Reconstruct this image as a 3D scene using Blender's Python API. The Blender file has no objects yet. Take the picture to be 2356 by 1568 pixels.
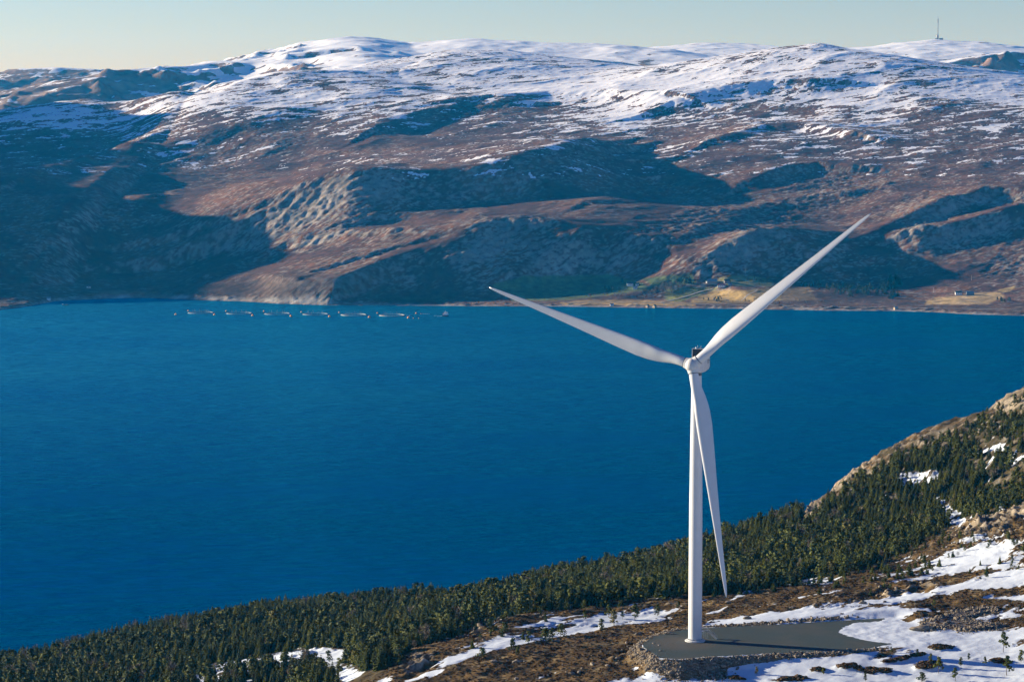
import bpy, bmesh, math, random
import numpy as np
from mathutils import Vector, Matrix

random.seed(7)
SC = bpy.context.scene
COL = SC.collection

# ------------------------------------------------------------------ camera
PITCH = math.radians(5.16)
CAM_Z = 430.0
cam_d = bpy.data.cameras.new('camera')
cam_d.sensor_width = 36.0
cam_d.lens = 36.0 * 7500.0 / 2800.0
cam_d.clip_start = 1.0
cam_d.clip_end = 60000.0
cam = bpy.data.objects.new('camera', cam_d)
cam.location = (0, 0, CAM_Z)
cam.rotation_euler = (math.radians(90) - PITCH, 0, 0)
COL.objects.link(cam)
SC.camera = cam

# ------------------------------------------------------------------ sky, sun, exposure
SUN_EL = math.radians(13.0)
SUN_DIR = Vector((-math.cos(SUN_EL) * 0.9455, math.cos(SUN_EL) * 0.3256, math.sin(SUN_EL)))
world = bpy.data.worlds.new('World')
SC.world = world
world.use_nodes = True
wn, wl = world.node_tree.nodes, world.node_tree.links
sky = wn.new('ShaderNodeTexSky')
sky.sky_type = 'NISHITA'
sky.sun_disc = False
sky.sun_elevation = SUN_EL
sky.sun_rotation = math.atan2(SUN_DIR.x, SUN_DIR.y)
sky.altitude = 500
sky.air_density = 1.0
sky.dust_density = 0.0
sky.ozone_density = 2.0
wt = wn.new('ShaderNodeMix'); wt.data_type = 'RGBA'; wt.blend_type = 'MULTIPLY'; wt.inputs[0].default_value = 1.0
wt.inputs[7].default_value = (0.198, 0.211, 0.372, 1)
gm = wn.new('ShaderNodeGamma'); gm.inputs[1].default_value = 1.6
hs = wn.new('ShaderNodeHueSaturation'); hs.inputs['Saturation'].default_value = 1.0
wl.new(sky.outputs[0], gm.inputs[0]); wl.new(gm.outputs[0], hs.inputs['Color']); wl.new(hs.outputs[0], wt.inputs[6])
wl.new(wt.outputs[2], wn['Background'].inputs[0])
wn['Background'].inputs[1].default_value = 0.085
sun_d = bpy.data.lights.new('sun', 'SUN')
sun_d.energy = 5.0
sun_d.angle = math.radians(0.53)
sun_d.color = (1.0, 0.89, 0.70)
sun_o = bpy.data.objects.new('sun', sun_d)
sun_o.rotation_euler = SUN_DIR.to_track_quat('Z', 'Y').to_euler()
sun_o.location = (0, 0, 2000)
COL.objects.link(sun_o)
SC.view_settings.view_transform = 'Standard'
SC.view_settings.look = 'None'
SC.view_settings.gamma = 1.0
SC.view_settings.use_curve_mapping = False
SC.view_settings.exposure = 1.08
SC.cycles.use_denoising = True
SC.cycles.denoising_prefilter = 'ACCURATE'
SC.cycles.max_bounces = 5
SC.cycles.diffuse_bounces = 2
SC.cycles.glossy_bounces = 2
SC.cycles.volume_bounces = 0
SC.cycles.sample_clamp_indirect = 4.0

# ------------------------------------------------------------------ surveying: a sight line from the camera station (2355 x 1568 sheet) to a place
FS, CX, CY = 7500.0 / 1.189, 1177.5, 784.0
cT, sT = math.cos(PITCH), math.sin(PITCH)
def at(sx, sy, D):
    """the place on sight line (sx, sy) whose forward distance is D"""
    dx, dy = (sx - CX) / FS, -(sy - CY) / FS
    t = D / (cT + dy * sT)
    return (dx * t, D, CAM_Z + t * (-sT + dy * cT))
def at_z(sx, sy, z):
    dx, dy = (sx - CX) / FS, -(sy - CY) / FS
    t = (z - CAM_Z) / (-sT + dy * cT)
    return (dx * t, t * (cT + dy * sT), z)
def sheet(x, y, z):
    zz = z - CAM_Z
    d = y * cT - zz * sT
    u = y * sT + zz * cT
    return CX + FS * x / d, CY - FS * u / d

# ------------------------------------------------------------------ numpy noise
_r = np.random.RandomState(11)
_perm = np.concatenate([_r.permutation(1024)] * 3)
_ga = _r.rand(1024) * 2 * np.pi
_gx, _gy = np.cos(_ga), np.sin(_ga)
def perlin(x, y):
    xi = np.floor(x); yi = np.floor(y)
    xf = x - xi; yf = y - yi
    xi = xi.astype(np.int64) & 1023; yi = yi.astype(np.int64) & 1023
    x1 = (xi + 1) & 1023; y1 = (yi + 1) & 1023
    u = xf * xf * xf * (xf * (xf * 6 - 15) + 10); v = yf * yf * yf * (yf * (yf * 6 - 15) + 10)
    def g(a, b, dx, dy):
        h = _perm[_perm[a] + b]
        return _gx[h] * dx + _gy[h] * dy
    n0 = g(xi, yi, xf, yf); n1 = g(x1, yi, xf - 1, yf)
    n2 = g(xi, y1, xf, yf - 1); n3 = g(x1, y1, xf - 1, yf - 1)
    return ((n0 + u * (n1 - n0)) * (1 - v) + (n2 + u * (n3 - n2)) * v) * 1.5
def fbm(x, y, oct=5, gain=0.5, lac=2.03, seed=0):
    s = 0; a = 1.0; x = x + seed * 17.3; y = y + seed * 9.1
    for _ in range(oct):
        s = s + a * perlin(x, y); a *= gain; x = x * lac + 31.7; y = y * lac + 11.3
    return s
def ridged(x, y, oct=5, gain=0.5, lac=2.07, seed=0):
    s = 0; a = 1.0; x = x + seed * 13.7; y = y + seed * 5.9; w = 1.0
    for _ in range(oct):
        n = 1 - np.abs(perlin(x, y)) * 1.6
        n = n * n * w; w = np.clip(n * 1.6, 0, 1)
        s = s + a * n; a *= gain; x = x * lac + 7.7; y = y * lac + 3.3
    return s
def sstep(a, b, x):
    t = np.clip((x - a) / (b - a), 0, 1); return t * t * (3 - 2 * t)
def rot(x, y, deg):
    c, s = math.cos(math.radians(deg)), math.sin(math.radians(deg))
    return x * c + y * s, -x * s + y * c
def blob(X, Y, cx, cy, rx, ry, ang=0):
    """soft ellipse weight, 1 in the middle and 0 outside"""
    dx, dy = X - cx, Y - cy
    if ang: dx, dy = rot(dx, dy, ang)
    return np.clip(1.3 - np.sqrt((dx / rx) ** 2 + (dy / ry) ** 2) * 1.3, 0, 1)
def poly_sd(X, Y, pts):
    """signed distance to a closed polygon, positive inside"""
    d = np.full(X.shape, 1e9); inside = np.zeros(X.shape, bool)
    n = len(pts)
    for i in range(n):
        ax, ay = pts[i]; bx, by = pts[(i + 1) % n]
        ex, ey = bx - ax, by - ay
        t = np.clip(((X - ax) * ex + (Y - ay) * ey) / (ex * ex + ey * ey + 1e-9), 0, 1)
        d = np.minimum(d, np.hypot(X - ax - t * ex, Y - ay - t * ey))
        if by != ay:
            c = ((ay > Y) != (by > Y)) & (X < (bx - ax) * (Y - ay) / (by - ay) + ax)
            inside ^= c
    return np.where(inside, d, -d)
def bilin(gx, gy, Z, x, y):
    """Z sampled smoothly on a regular grid (gx, gy); catmull-rom"""
    fx = np.clip((x - gx[0]) / (gx[1] - gx[0]), 1, len(gx) - 2.001); fy = np.clip((y - gy[0]) / (gy[1] - gy[0]), 1, len(gy) - 2.001)
    ix = np.floor(fx).astype(int); iy = np.floor(fy).astype(int)
    tx = fx - ix; ty = fy - iy
    ix = np.clip(ix, 1, len(gx) - 3); iy = np.clip(iy, 1, len(gy) - 3)
    def w(t): return (-.5*t+t*t-.5*t**3, 1-2.5*t*t+1.5*t**3, .5*t+2*t*t-1.5*t**3, -.5*t*t+.5*t**3)
    wx, wy = w(tx), w(ty)
    o = 0
    for j in range(4):
        r = 0
        for i in range(4): r = r + wx[i] * Z[iy + j - 1, ix + i - 1]
        o = o + wy[j] * r
    return o

# ------------------------------------------------------------------ object helpers
def tag(o, label=None, cat=None, group=None, kind=None):
    if label: o['label'] = label
    if cat: o['category'] = cat
    if group: o['group'] = group
    if kind: o['kind'] = kind
    return o
def empty(name, loc, rz=0, label=None, cat=None, group=None):
    o = bpy.data.objects.new(name, None); COL.objects.link(o)
    o.empty_display_size = 0.5
    o.location = loc; o.rotation_euler = (0, 0, rz)
    return tag(o, label, cat, group)
def link(name, me, parent=None, mats=()):
    if not me.materials:
        for m in mats: me.materials.append(m)
    o = bpy.data.objects.new(name, me); COL.objects.link(o)
    if parent: o.parent = parent
    return o
def obj(name, bm, mat, parent=None, smooth=False, auto=None):
    me = bpy.data.meshes.new(name); bm.to_mesh(me); bm.free()
    if smooth:
        me.polygons.foreach_set('use_smooth', [True] * len(me.polygons))
        if auto is not None: me.set_sharp_from_angle(angle=math.radians(auto))
    return link(name, me, parent, mat if isinstance(mat, (list, tuple)) else (mat,))
def grid_mesh(name, X, Y, Z, attrs, mat, flip=False):
    ny, nx = X.shape
    me = bpy.data.meshes.new(name)
    n = nx * ny
    co = np.empty((n, 3), np.float32); co[:, 0] = X.ravel(); co[:, 1] = Y.ravel(); co[:, 2] = Z.ravel()
    q = (np.arange(ny - 1)[:, None] * nx + np.arange(nx - 1)[None, :]).ravel()
    f = np.stack([q, q + 1, q + nx + 1, q + nx], 1).astype(np.int32)
    me.vertices.add(n); me.vertices.foreach_set('co', co.ravel())
    me.loops.add(len(f) * 4); me.loops.foreach_set('vertex_index', f.ravel())
    me.polygons.add(len(f)); me.polygons.foreach_set('loop_start', np.arange(0, len(f) * 4, 4, dtype=np.int32))
    me.polygons.foreach_set('loop_total', np.full(len(f), 4, np.int32))
    me.polygons.foreach_set('use_smooth', np.ones(len(f), bool))
    me.update(); me.validate()
    for k, v in attrs.items():
        if v.ndim == 3:
            a = me.attributes.new(k, 'FLOAT_COLOR', 'POINT')
            c = np.ones((n, 4), np.float32); c[:, :3] = v.reshape(n, 3)
            a.data.foreach_set('color', c.ravel())
        else:
            a = me.attributes.new(k, 'FLOAT', 'POINT'); a.data.foreach_set('value', v.astype(np.float32).ravel())
    return link(name, me, None, (mat,))
def arr_mesh(name, V, F, mat=None, parent=None, smooth=False):
    me = bpy.data.meshes.new(name); me.from_pydata([tuple(v) for v in V], [], [tuple(f) for f in F]); me.update()
    if smooth: me.polygons.foreach_set('use_smooth', [True] * len(me.polygons))
    if mat is None: return me
    return link(name, me, parent, (mat,))
def box(bm, c, s, rz=0, rx=0, ry=0, bev=0):
    r = bmesh.ops.create_cube(bm, size=1.0)
    M = Matrix.Translation(c) @ Matrix.Rotation(rz, 4, 'Z') @ Matrix.Rotation(ry, 4, 'Y') @ Matrix.Rotation(rx, 4, 'X') @ Matrix.Diagonal((s[0], s[1], s[2], 1))
    bmesh.ops.transform(bm, matrix=M, verts=r['verts'])
    if bev:
        es = {e for v in r['verts'] for e in v.link_edges}
        bmesh.ops.bevel(bm, geom=list(es), offset=bev, segments=2, affect='EDGES')
def tube(bm, a, b, r1, r2=None, n=10, caps=True):
    a, b = Vector(a), Vector(b); d = b - a
    r2 = r1 if r2 is None else r2
    M = Matrix.Translation((a + b) / 2) @ d.to_track_quat('Z', 'Y').to_matrix().to_4x4()
    bmesh.ops.create_cone(bm, cap_ends=caps, segments=n, radius1=r1, radius2=r2, depth=d.length, matrix=M)
def lathe(bm, prof, n=32, axis=None, o=(0, 0, 0)):
    """revolve (r, h) pairs about z (or about axis)"""
    q = Vector(axis).to_track_quat('Z', 'Y') if axis is not None else None
    rings = []
    for r, h in prof:
        ring = []
        for k in range(n):
            a = 2 * math.pi * k / n
            v = Vector((r * math.cos(a), r * math.sin(a), h))
            if q: v = q @ v
            ring.append(bm.verts.new(v + Vector(o)))
        rings.append(ring)
    for a, b in zip(rings, rings[1:]):
        for k in range(n):
            bm.faces.new((a[k], a[(k + 1) % n], b[(k + 1) % n], b[k]))
    if prof[0][0] > 1e-4: bm.faces.new(list(reversed(rings[0])))
    if prof[-1][0] > 1e-4: bm.faces.new(rings[-1])
    bmesh.ops.remove_doubles(bm, verts=bm.verts, dist=1e-5)

# ------------------------------------------------------------------ materials
def mat(name, color, rough=0.6, metal=0.0, var=0.0, scale=5.0, bump=0.0, spec=None, coat=0.0):
    m = bpy.data.materials.new(name); m.use_nodes = True
    N, L = m.node_tree.nodes, m.node_tree.links
    b = N['Principled BSDF']
    b.inputs['Base Color'].default_value = (*color, 1); b.inputs['Roughness'].default_value = rough
    b.inputs['Metallic'].default_value = metal
    if spec is not None: b.inputs['Specular IOR Level'].default_value = spec
    if coat: b.inputs['Coat Weight'].default_value = coat
    if var or bump:
        tc = N.new('ShaderNodeTexCoord'); nz = N.new('ShaderNodeTexNoise'); nz.inputs['Scale'].default_value = scale
        nz.inputs['Detail'].default_value = 6
        L.new(tc.outputs['Object'], nz.inputs['Vector'])
        if var:
            r = N.new('ShaderNodeMapRange'); r.inputs[1].default_value = .3; r.inputs[2].default_value = .7
            r.inputs[3].default_value = 1 - var; r.inputs[4].default_value = 1 + var
            mx = N.new('ShaderNodeMix'); mx.data_type = 'RGBA'; mx.blend_type = 'MULTIPLY'; mx.inputs[0].default_value = 1
            mx.inputs[6].default_value = (*color, 1)
            L.new(nz.outputs[0], r.inputs[0]); L.new(r.outputs[0], mx.inputs[7]); L.new(mx.outputs[2], b.inputs['Base Color'])
        if bump:
            bp = N.new('ShaderNodeBump'); bp.inputs['Strength'].default_value = bump
            L.new(nz.outputs[0], bp.inputs['Height']); L.new(bp.outputs[0], b.inputs['Normal'])
    return m
def leaf_mat(name, a, b, c=None):
    """foliage: each tree (random per object) takes a tone between a and b"""
    m = bpy.data.materials.new(name); m.use_nodes = True
    N, L = m.node_tree.nodes, m.node_tree.links
    p = N['Principled BSDF']; p.inputs['Roughness'].default_value = 0.75; p.inputs['Specular IOR Level'].default_value = 0.15
    oi = N.new('ShaderNodeObjectInfo'); rp = N.new('ShaderNodeValToRGB')
    rp.color_ramp.elements[0].color = (*a, 1); rp.color_ramp.elements[1].color = (*b, 1)
    if c:
        e = rp.color_ramp.elements.new(0.93); e.color = (*b, 1); rp.color_ramp.elements[2].color = (*c, 1)
    geo = N.new('ShaderNodeNewGeometry'); nz = N.new('ShaderNodeTexNoise'); nz.inputs['Scale'].default_value = 0.9
    L.new(geo.outputs['Position'], nz.inputs['Vector'])
    r = N.new('ShaderNodeMapRange'); r.inputs[1].default_value = .3; r.inputs[2].default_value = .7; r.inputs[3].default_value = .65; r.inputs[4].default_value = 1.45
    mx = N.new('ShaderNodeMix'); mx.data_type = 'RGBA'; mx.blend_type = 'MULTIPLY'; mx.inputs[0].default_value = 1
    L.new(oi.outputs['Random'], rp.inputs[0]); L.new(nz.outputs[0], r.inputs[0]); L.new(rp.outputs[0], mx.inputs[6]); L.new(r.outputs[0], mx.inputs[7])
    L.new(mx.outputs[2], p.inputs['Base Color'])
    return m
def terrain_mat(name, nscale, bump_d, bump_s, snow_soft, snow_noise, snow_c=(.86, .89, .93)):
    """ground whose cover (Col) and snow depth come from attributes of the land; noise roughens the edges"""
    m = bpy.data.materials.new(name); m.use_nodes = True
    N, L = m.node_tree.nodes, m.node_tree.links
    b = N['Principled BSDF']; b.inputs['Specular IOR Level'].default_value = 0.12
    ac = N.new('ShaderNodeAttribute'); ac.attribute_name = 'Cover'
    asn = N.new('ShaderNodeAttribute'); asn.attribute_name = 'Snow'
    geo = N.new('ShaderNodeNewGeometry')
    n1 = N.new('ShaderNodeTexNoise'); n1.inputs['Scale'].default_value = nscale; n1.inputs['Detail'].default_value = 7; n1.inputs['Roughness'].default_value = .65
    n2 = N.new('ShaderNodeTexNoise'); n2.inputs['Scale'].default_value = nscale * 0.21; n2.inputs['Detail'].default_value = 5
    L.new(geo.outputs['Position'], n1.inputs['Vector']); L.new(geo.outputs['Position'], n2.inputs['Vector'])
    r1 = N.new('ShaderNodeMapRange'); r1.inputs[1].default_value = .3; r1.inputs[2].default_value = .7; r1.inputs[3].default_value = .45; r1.inputs[4].default_value = 1.65
    L.new(n1.outputs[0], r1.inputs[0])
    r2 = N.new('ShaderNodeMapRange'); r2.inputs[1].default_value = .3; r2.inputs[2].default_value = .7; r2.inputs[3].default_value = .75; r2.inputs[4].default_value = 1.25
    L.new(n2.outputs[0], r2.inputs[0])
    mm = N.new('ShaderNodeMath'); mm.operation = 'MULTIPLY'; L.new(r1.outputs[0], mm.inputs[0]); L.new(r2.outputs[0], mm.inputs[1])
    c = N.new('ShaderNodeMix'); c.data_type = 'RGBA'; c.blend_type = 'MULTIPLY'; c.inputs[0].default_value = 1
    L.new(ac.outputs['Color'], c.inputs[6]); L.new(mm.outputs[0], c.inputs[7])
    # snow edge
    s1 = N.new('ShaderNodeMath'); s1.operation = 'SUBTRACT'; L.new(n1.outputs[0], s1.inputs[0]); s1.inputs[1].default_value = .5
    s2 = N.new('ShaderNodeMath'); s2.operation = 'MULTIPLY_ADD'; L.new(s1.outputs[0], s2.inputs[0]); s2.inputs[1].default_value = snow_noise; L.new(asn.outputs['Fac'], s2.inputs[2])
    s3 = N.new('ShaderNodeMapRange'); s3.interpolation_type = 'SMOOTHSTEP'; s3.inputs[1].default_value = -snow_soft; s3.inputs[2].default_value = snow_soft
    L.new(s2.outputs[0], s3.inputs[0])
    sc = N.new('ShaderNodeMix'); sc.data_type = 'RGBA'; sc.inputs[7].default_value = (*snow_c, 1)
    L.new(s3.outputs[0], sc.inputs[0]); L.new(c.outputs[2], sc.inputs[6])
    L.new(sc.outputs[2], b.inputs['Base Color'])
    rr = N.new('ShaderNodeMapRange'); rr.inputs[3].default_value = .92; rr.inputs[4].default_value = .6; L.new(s3.outputs[0], rr.inputs[0]); L.new(rr.outputs[0], b.inputs['Roughness'])
    bp = N.new('ShaderNodeBump'); bp.inputs['Distance'].default_value = bump_d
    bs = N.new('ShaderNodeMapRange'); bs.inputs[3].default_value = bump_s; bs.inputs[4].default_value = bump_s * .28
    L.new(s3.outputs[0], bs.inputs[0]); L.new(bs.outputs[0], bp.inputs['Strength'])
    L.new(n1.outputs[0], bp.inputs['Height']); L.new(bp.outputs[0], b.inputs['Normal'])
    return m
# ================================================================== far shore and mountains
def tents(X, Y, lines, k=0.05, base=None, basef=None):
    """mountain ridges on top of the base land: each crest line falls away to its left and right at its own slope"""
    acc = np.ones(X.shape)
    for pts, sl, sr, rr in lines:
        P = [at(*p) for p in pts]
        E = [p[2] - float(basef(np.array([[p[0]]]), np.array([[p[1]]]))[0, 0]) for p in P]
        best = np.full(X.shape, -1e9)
        for i, ((ax, ay, az), (bx, by, bz)) in enumerate(zip(P, P[1:])):
            ex, ey = bx - ax, by - ay; L2 = ex * ex + ey * ey
            t = np.clip(((X - ax) * ex + (Y - ay) * ey) / L2, 0, 1)
            dx, dy = X - ax - t * ex, Y - ay - t * ey
            d = np.sqrt(dx * dx + dy * dy + rr * rr) - rr
            cr = (ex * (Y - ay) - ey * (X - ax)) / math.sqrt(L2)
            wt = sstep(-rr - 20, rr + 20, cr)
            z = E[i] + t * (E[i + 1] - E[i]) - d * (sl * wt + sr * (1 - wt))
            best = np.maximum(best, z)
        acc = acc + np.exp(k * np.clip(best, -400, 1500)) - math.exp(-400 * k)
    return base + np.log(acc) / k

SHORE = [(-700, 760), (-200, 722), (0, 713), (60, 705), (130, 692), (230, 687), (310, 685), (370, 686), (450, 690), (560, 693), (640, 698), (760, 702), (900, 702), (1100, 704),
         (1300, 705), (1500, 708), (1700, 710), (1900, 714), (2060, 715), (2150, 718), (2240, 723), (2355, 726), (2700, 735), (3300, 745)]
_sh = np.array([at_z(a, b, 0)[:2] for a, b in SHORE])
BASE_T = np.array([-600, 0, 25, 120, 300, 450, 650, 850, 1250, 1700, 2300, 2900, 3900, 5200])
BASE_Z = np.array([-60, 0, 3, 9, 22, 50, 98, 142, 205, 285, 375, 440, 470, 470.])
BLOCK = [(200, 400), (250, 430), (120, 450), (60, 350), (200, 330), (310, 452), (230, 365), (280, 415), (400, 262), (300, 258), (180, 256), (60, 275), (265, 308), (330, 345), (378, 372), (372, 405), (368, 435), (318, 466), (380, 480), (430, 492), (500, 505), (560, 514), (600, 540), (640, 562), (670, 580), (600, 600), (520, 630), (440, 650), (360, 668)]
te = math.tan(SUN_EL)
def blocker():
    out = []
    for p in BLOCK:
        q = far_hit(*p)
        if q is None: continue
        x, y, z = q
        xb = -1900.0
        h = (x - xb) / .9455
        out.append((xb, y + .3256 * h, z + te * h))
    out.sort(key=lambda p: p[1])
    return out
def tent_world(X, Y, P, sl, sr, rr):
    best = np.full(X.shape, -1e9)
    for (ax, ay, az), (bx, by, bz) in zip(P, P[1:]):
        ex, ey = bx - ax, by - ay; L2 = ex * ex + ey * ey + 1e-6
        t = np.clip(((X - ax) * ex + (Y - ay) * ey) / L2, 0, 1)
        dx, dy = X - ax - t * ex, Y - ay - t * ey
        d = np.sqrt(dx * dx + dy * dy + rr * rr) - rr
        best = np.maximum(best, az + t * (bz - az) - d * np.where(dx > 0, sr, sl))
    return best

MAIN = [
  # main snow mountain crest, left to right (front side is on the right hand)
  ([(430, 242, 7900), (470, 226, 8000), (560, 192, 8150), (640, 166, 8300), (780, 158, 8500), (930, 147, 8700), (1020, 119, 8900), (1060, 111, 9000), (1130, 113, 9050), (1220, 130, 9000), (1330, 149, 8900)], .30, .135, 60),
  ([(1330, 149, 8900), (1480, 158, 8750), (1640, 141, 8650), (1740, 120, 8550), (1830, 108, 8500), (1880, 107, 8500)], .25, .15, 60),
  ([(1880, 107, 8500), (1960, 124, 8450), (2005, 150, 8300), (2060, 190, 8000), (2110, 240, 7700), (2140, 285, 7450)], .22, .33, 30),
  # left hill in shade
  ([(-500, 300, 8500), (0, 263, 8350), (100, 244, 8250), (200, 228, 8200), (300, 233, 8150), (400, 234, 8150), (460, 250, 8100)], .30, .17, 40),
  # long spur that shades the middle valley
  ([(600, 500, 6260), (660, 475, 6260), (740, 430, 6300), (820, 388, 6330), (880, 386, 6350), (980, 386, 6400), (1090, 376, 6450), (1170, 354, 6520), (1240, 336, 6640), (1290, 325, 6760)], .20, .45, 24),
  # bluff above the farms
  ([(480, 672, 5570), (600, 655, 5640), (720, 628, 5700), (860, 602, 5760), (960, 585, 5800), (1035, 548, 5850), (1090, 512, 5910), (1150, 499, 5950), (1190, 497, 5960), (1260, 503, 5960), (1400, 522, 5950), (1490, 538, 5920), (1550, 568, 5880), (1585, 606, 5800)], .18, .55, 18),
  # knob above the red-roofed farm
  ([(1600, 606, 5770), (1640, 572, 5810), (1690, 545, 5850), (1740, 529, 5890), (1775, 529, 5910), (1830, 546, 5960), (1900, 562, 6010), (1960, 575, 6060)], .34, .62, 14),
  # upper right moor swell
  ([(1600, 385, 6800), (1700, 345, 7000), (1820, 320, 7150), (1950, 330, 7150), (2100, 360, 7050)], .10, .14, 60),
  # right hills
  ([(2140, 345, 7200), (2260, 338, 7300), (2420, 330, 7400), (2700, 320, 7500)], .16, .26, 40),
  ([(2050, 190, 8900), (2120, 185, 9000), (2240, 215, 8900), (2355, 235, 8800), (2600, 240, 8800)], .2, .2, 50),
]
RIBS = [  # crest on the sheet, height, half widths left/back and right/front
  ([(1895, 590), (1990, 565), (2060, 535), (2130, 500), (2168, 489)], 20, 70, 26),
  ([(2195, 488), (2230, 468), (2265, 452), (2330, 452), (2400, 462)], 20, 80, 28),
  ([(2040, 600), (2150, 560), (2260, 530), (2380, 505)], 12, 110, 40),
  ([(2100, 560), (2180, 545), (2290, 520), (2360, 500)], 22, 60, 30),
  ([(1350, 470), (1440, 448), (1540, 440), (1600, 425)], 8, 90, 35),
  ([(1640, 520), (1740, 480), (1850, 455), (1930, 450)], 9, 110, 40),
  ([(700, 560), (800, 520), (900, 500), (1000, 495)], 12, 60, 30),
  ([(480, 640), (560, 610), (660, 570), (800, 545), (900, 540)], 14, 60, 30),
  ([(1720, 430), (1800, 395), (1880, 388), (1960, 395)], 18, 90, 35),
  ([(880, 300), (960, 270), (1060, 250), (1160, 248)], 18, 150, 50),
  ([(1150, 240), (1260, 225), (1400, 222), (1500, 235)], 20, 150, 60),
  ([(1560, 250), (1640, 225), (1760, 205), (1850, 200)], 24, 150, 60),
  ([(560, 300), (660, 265), (760, 240), (860, 215)], 7, 120, 50),
  ([(380, 350), (470, 320), (560, 290)], 6, 100, 40),
  ([(1650, 330), (1760, 300), (1860, 300), (1960, 315)], 18, 100, 40),
  ([(1180, 640), (1260, 600), (1330, 560)], 16, 50, 30),
  ([(120, 560), (220, 500), (330, 470)], 20, 120, 60),
  ([(60, 420), (180, 380), (300, 350)], 20, 140, 60),
]
gx = np.arange(-2700, 2500, 12.0); gy = np.arange(5100, 9700, 12.0)
GX, GY = np.meshgrid(gx, gy)
def far_base(X, Y):
    o = np.argsort(_sh[:, 0]); dsh = np.interp(X, _sh[o, 0], _sh[o, 1])
    T = Y - dsh
    T2 = T + sstep(100, 600, T) * (fbm(X / 900, Y / 900, 2, seed=3) * 70)
    b = np.interp(T2, BASE_T, BASE_Z)
    wl = sstep(-700, -1150, X + (Y - 7500) * .12) * sstep(1000, 2600, T)
    return b * (1 - .36 * wl), T
def far_macro(X, Y):
    b, T = far_base(X, Y)
    z = tents(X, Y, MAIN, 0.08, b, lambda x, y: far_base(x, y)[0])
    z = np.where(T < 0, np.minimum(z, T * .12), np.minimum(z, 1.2 + T * (.34 + .41 * sstep(-540, -430, X))))
    return z, T
MZ, MT = far_macro(GX, GY)
def march(Zg, gx, gy, sx, sy, d0, d1, step):
    prev = None
    for D in np.arange(d0, d1, step):
        x, y, z = at(sx, sy, D)
        ix = (x - gx[0]) / (gx[1] - gx[0]); iy = (y - gy[0]) / (gy[1] - gy[0])
        i, j = int(ix), int(iy)
        if 0 <= i < len(gx) - 1 and 0 <= j < len(gy) - 1:
            fx, fy = ix - i, iy - j
            h = (Zg[j, i] * (1 - fx) + Zg[j, i + 1] * fx) * (1 - fy) + (Zg[j + 1, i] * (1 - fx) + Zg[j + 1, i + 1] * fx) * fy
            if h >= z: return (x, y, h)
    return None
def far_hit(sx, sy): return march(MZ, gx, gy, sx, sy, 5150, 9600, 6)
bl = tent_world(GX, GY, blocker(), .35, .80, 20)
MZ = np.maximum(MZ, bl)
add = np.zeros_like(MZ)
for pts, h, wl_, wr_ in RIBS:
    Q = [far_hit(*p) for p in pts]; Q = [q for q in Q if q]
    for i in range(len(Q) - 1):
        pass
    rib = np.zeros_like(MZ)
    for i, (a, b) in enumerate(zip(Q, Q[1:])):
        ex, ey = b[0] - a[0], b[1] - a[1]; L2 = ex * ex + ey * ey + 1e-6
        t = np.clip(((GX - a[0]) * ex + (GY - a[1]) * ey) / L2, 0, 1)
        dx, dy = GX - a[0] - t * ex, GY - a[1] - t * ey
        d = np.hypot(dx, dy); cr = ex * (GY - a[1]) - ey * (GX - a[0])
        w = np.where(cr > 0, wl_, wr_)
        rib = np.maximum(rib, h * np.exp(-(d / w) ** 1.5))
    add += rib
MZ = MZ + add * sstep(40, 200, MT)

fx_ = np.arange(-1500, 1560, 4.2)
xl = np.concatenate([np.arange(-2700, -1500, 16.0), fx_, np.arange(fx_[-1] + 14, 2400, 16.0)])
yl = np.concatenate([np.arange(5160, 6300, 3.6), np.arange(6300, 9300, 5.6)])
FX, FY = np.meshgrid(xl, yl)
FZ = bilin(gx, gy, MZ, FX, FY)
FT = bilin(gx, gy, MT, FX, FY)
SXf, SYf = sheet(FX, FY, FZ)
land = sstep(5, 160, FT)
# rock country: where the bare ribs and bluffs are
gzx = np.gradient(FZ, axis=1) / np.gradient(FX, axis=1); gzy = np.gradient(FZ, axis=0) / np.gradient(FY, axis=0)
slope0 = np.hypot(gzx, gzy)
u1, v1 = rot(FX, FY, 38)
big = ridged(u1 / 420, v1 / 210, 4, seed=1) - .9
mid = ridged(u1 / 130, v1 / 60, 4, .55, seed=2) - .9
fin = fbm(u1 / 34, v1 / 17, 4, .55, seed=4)
rockm = np.zeros_like(FZ)
for cx, cy, rx, ry, a, w in [(1110, 570, 120, 40, -25, 1.2), (1180, 510, 150, 22, 0, 1.2), (700, 480, 190, 60, -25, .9), (860, 430, 120, 50, 0, .9), (800, 590, 220, 36, -20, .45), (1700, 565, 130, 40, -30, 1.5),
                          (1740, 535, 80, 16, 0, 1.5), (2120, 515, 150, 22, -28, 1.3), (2280, 462, 130, 18, 0, 1.2), (2250, 540, 200, 50, -10, .8), (1600, 510, 200, 50, -20, .7), (1740, 500, 220, 60, -10, .6),
                          (1290, 590, 200, 60, 0, .7), (330, 500, 220, 50, 5, .3), (700, 660, 160, 40, 0, .35), (600, 350, 260, 40, -25, .3), (1900, 440, 200, 50, -10, .6), (760, 530, 150, 40, -30, .9), (2100, 470, 150, 30, -20, .5),
                          (1000, 460, 200, 40, 0, .4), (40, 695, 60, 20, 0, .9), (560, 560, 120, 50, 0, .6), (2330, 610, 100, 60, 0, .6)]:
    rockm = np.maximum(rockm, w * blob(SXf, SYf, cx, cy, rx, ry, a))
rockm = np.clip(rockm + sstep(.3, .6, slope0) * .5, 0, 1.5)
FZ = FZ + land * (big * 3.5 * sstep(100, 500, FT) + mid * (.5 + 1.2 * np.minimum(rockm, .45)) + fin * (.5 + 2.2 * rockm) + fbm(u1 / 14, v1 / 8, 3, .6, seed=14) * (.25 + 1.2 * rockm))
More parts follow.
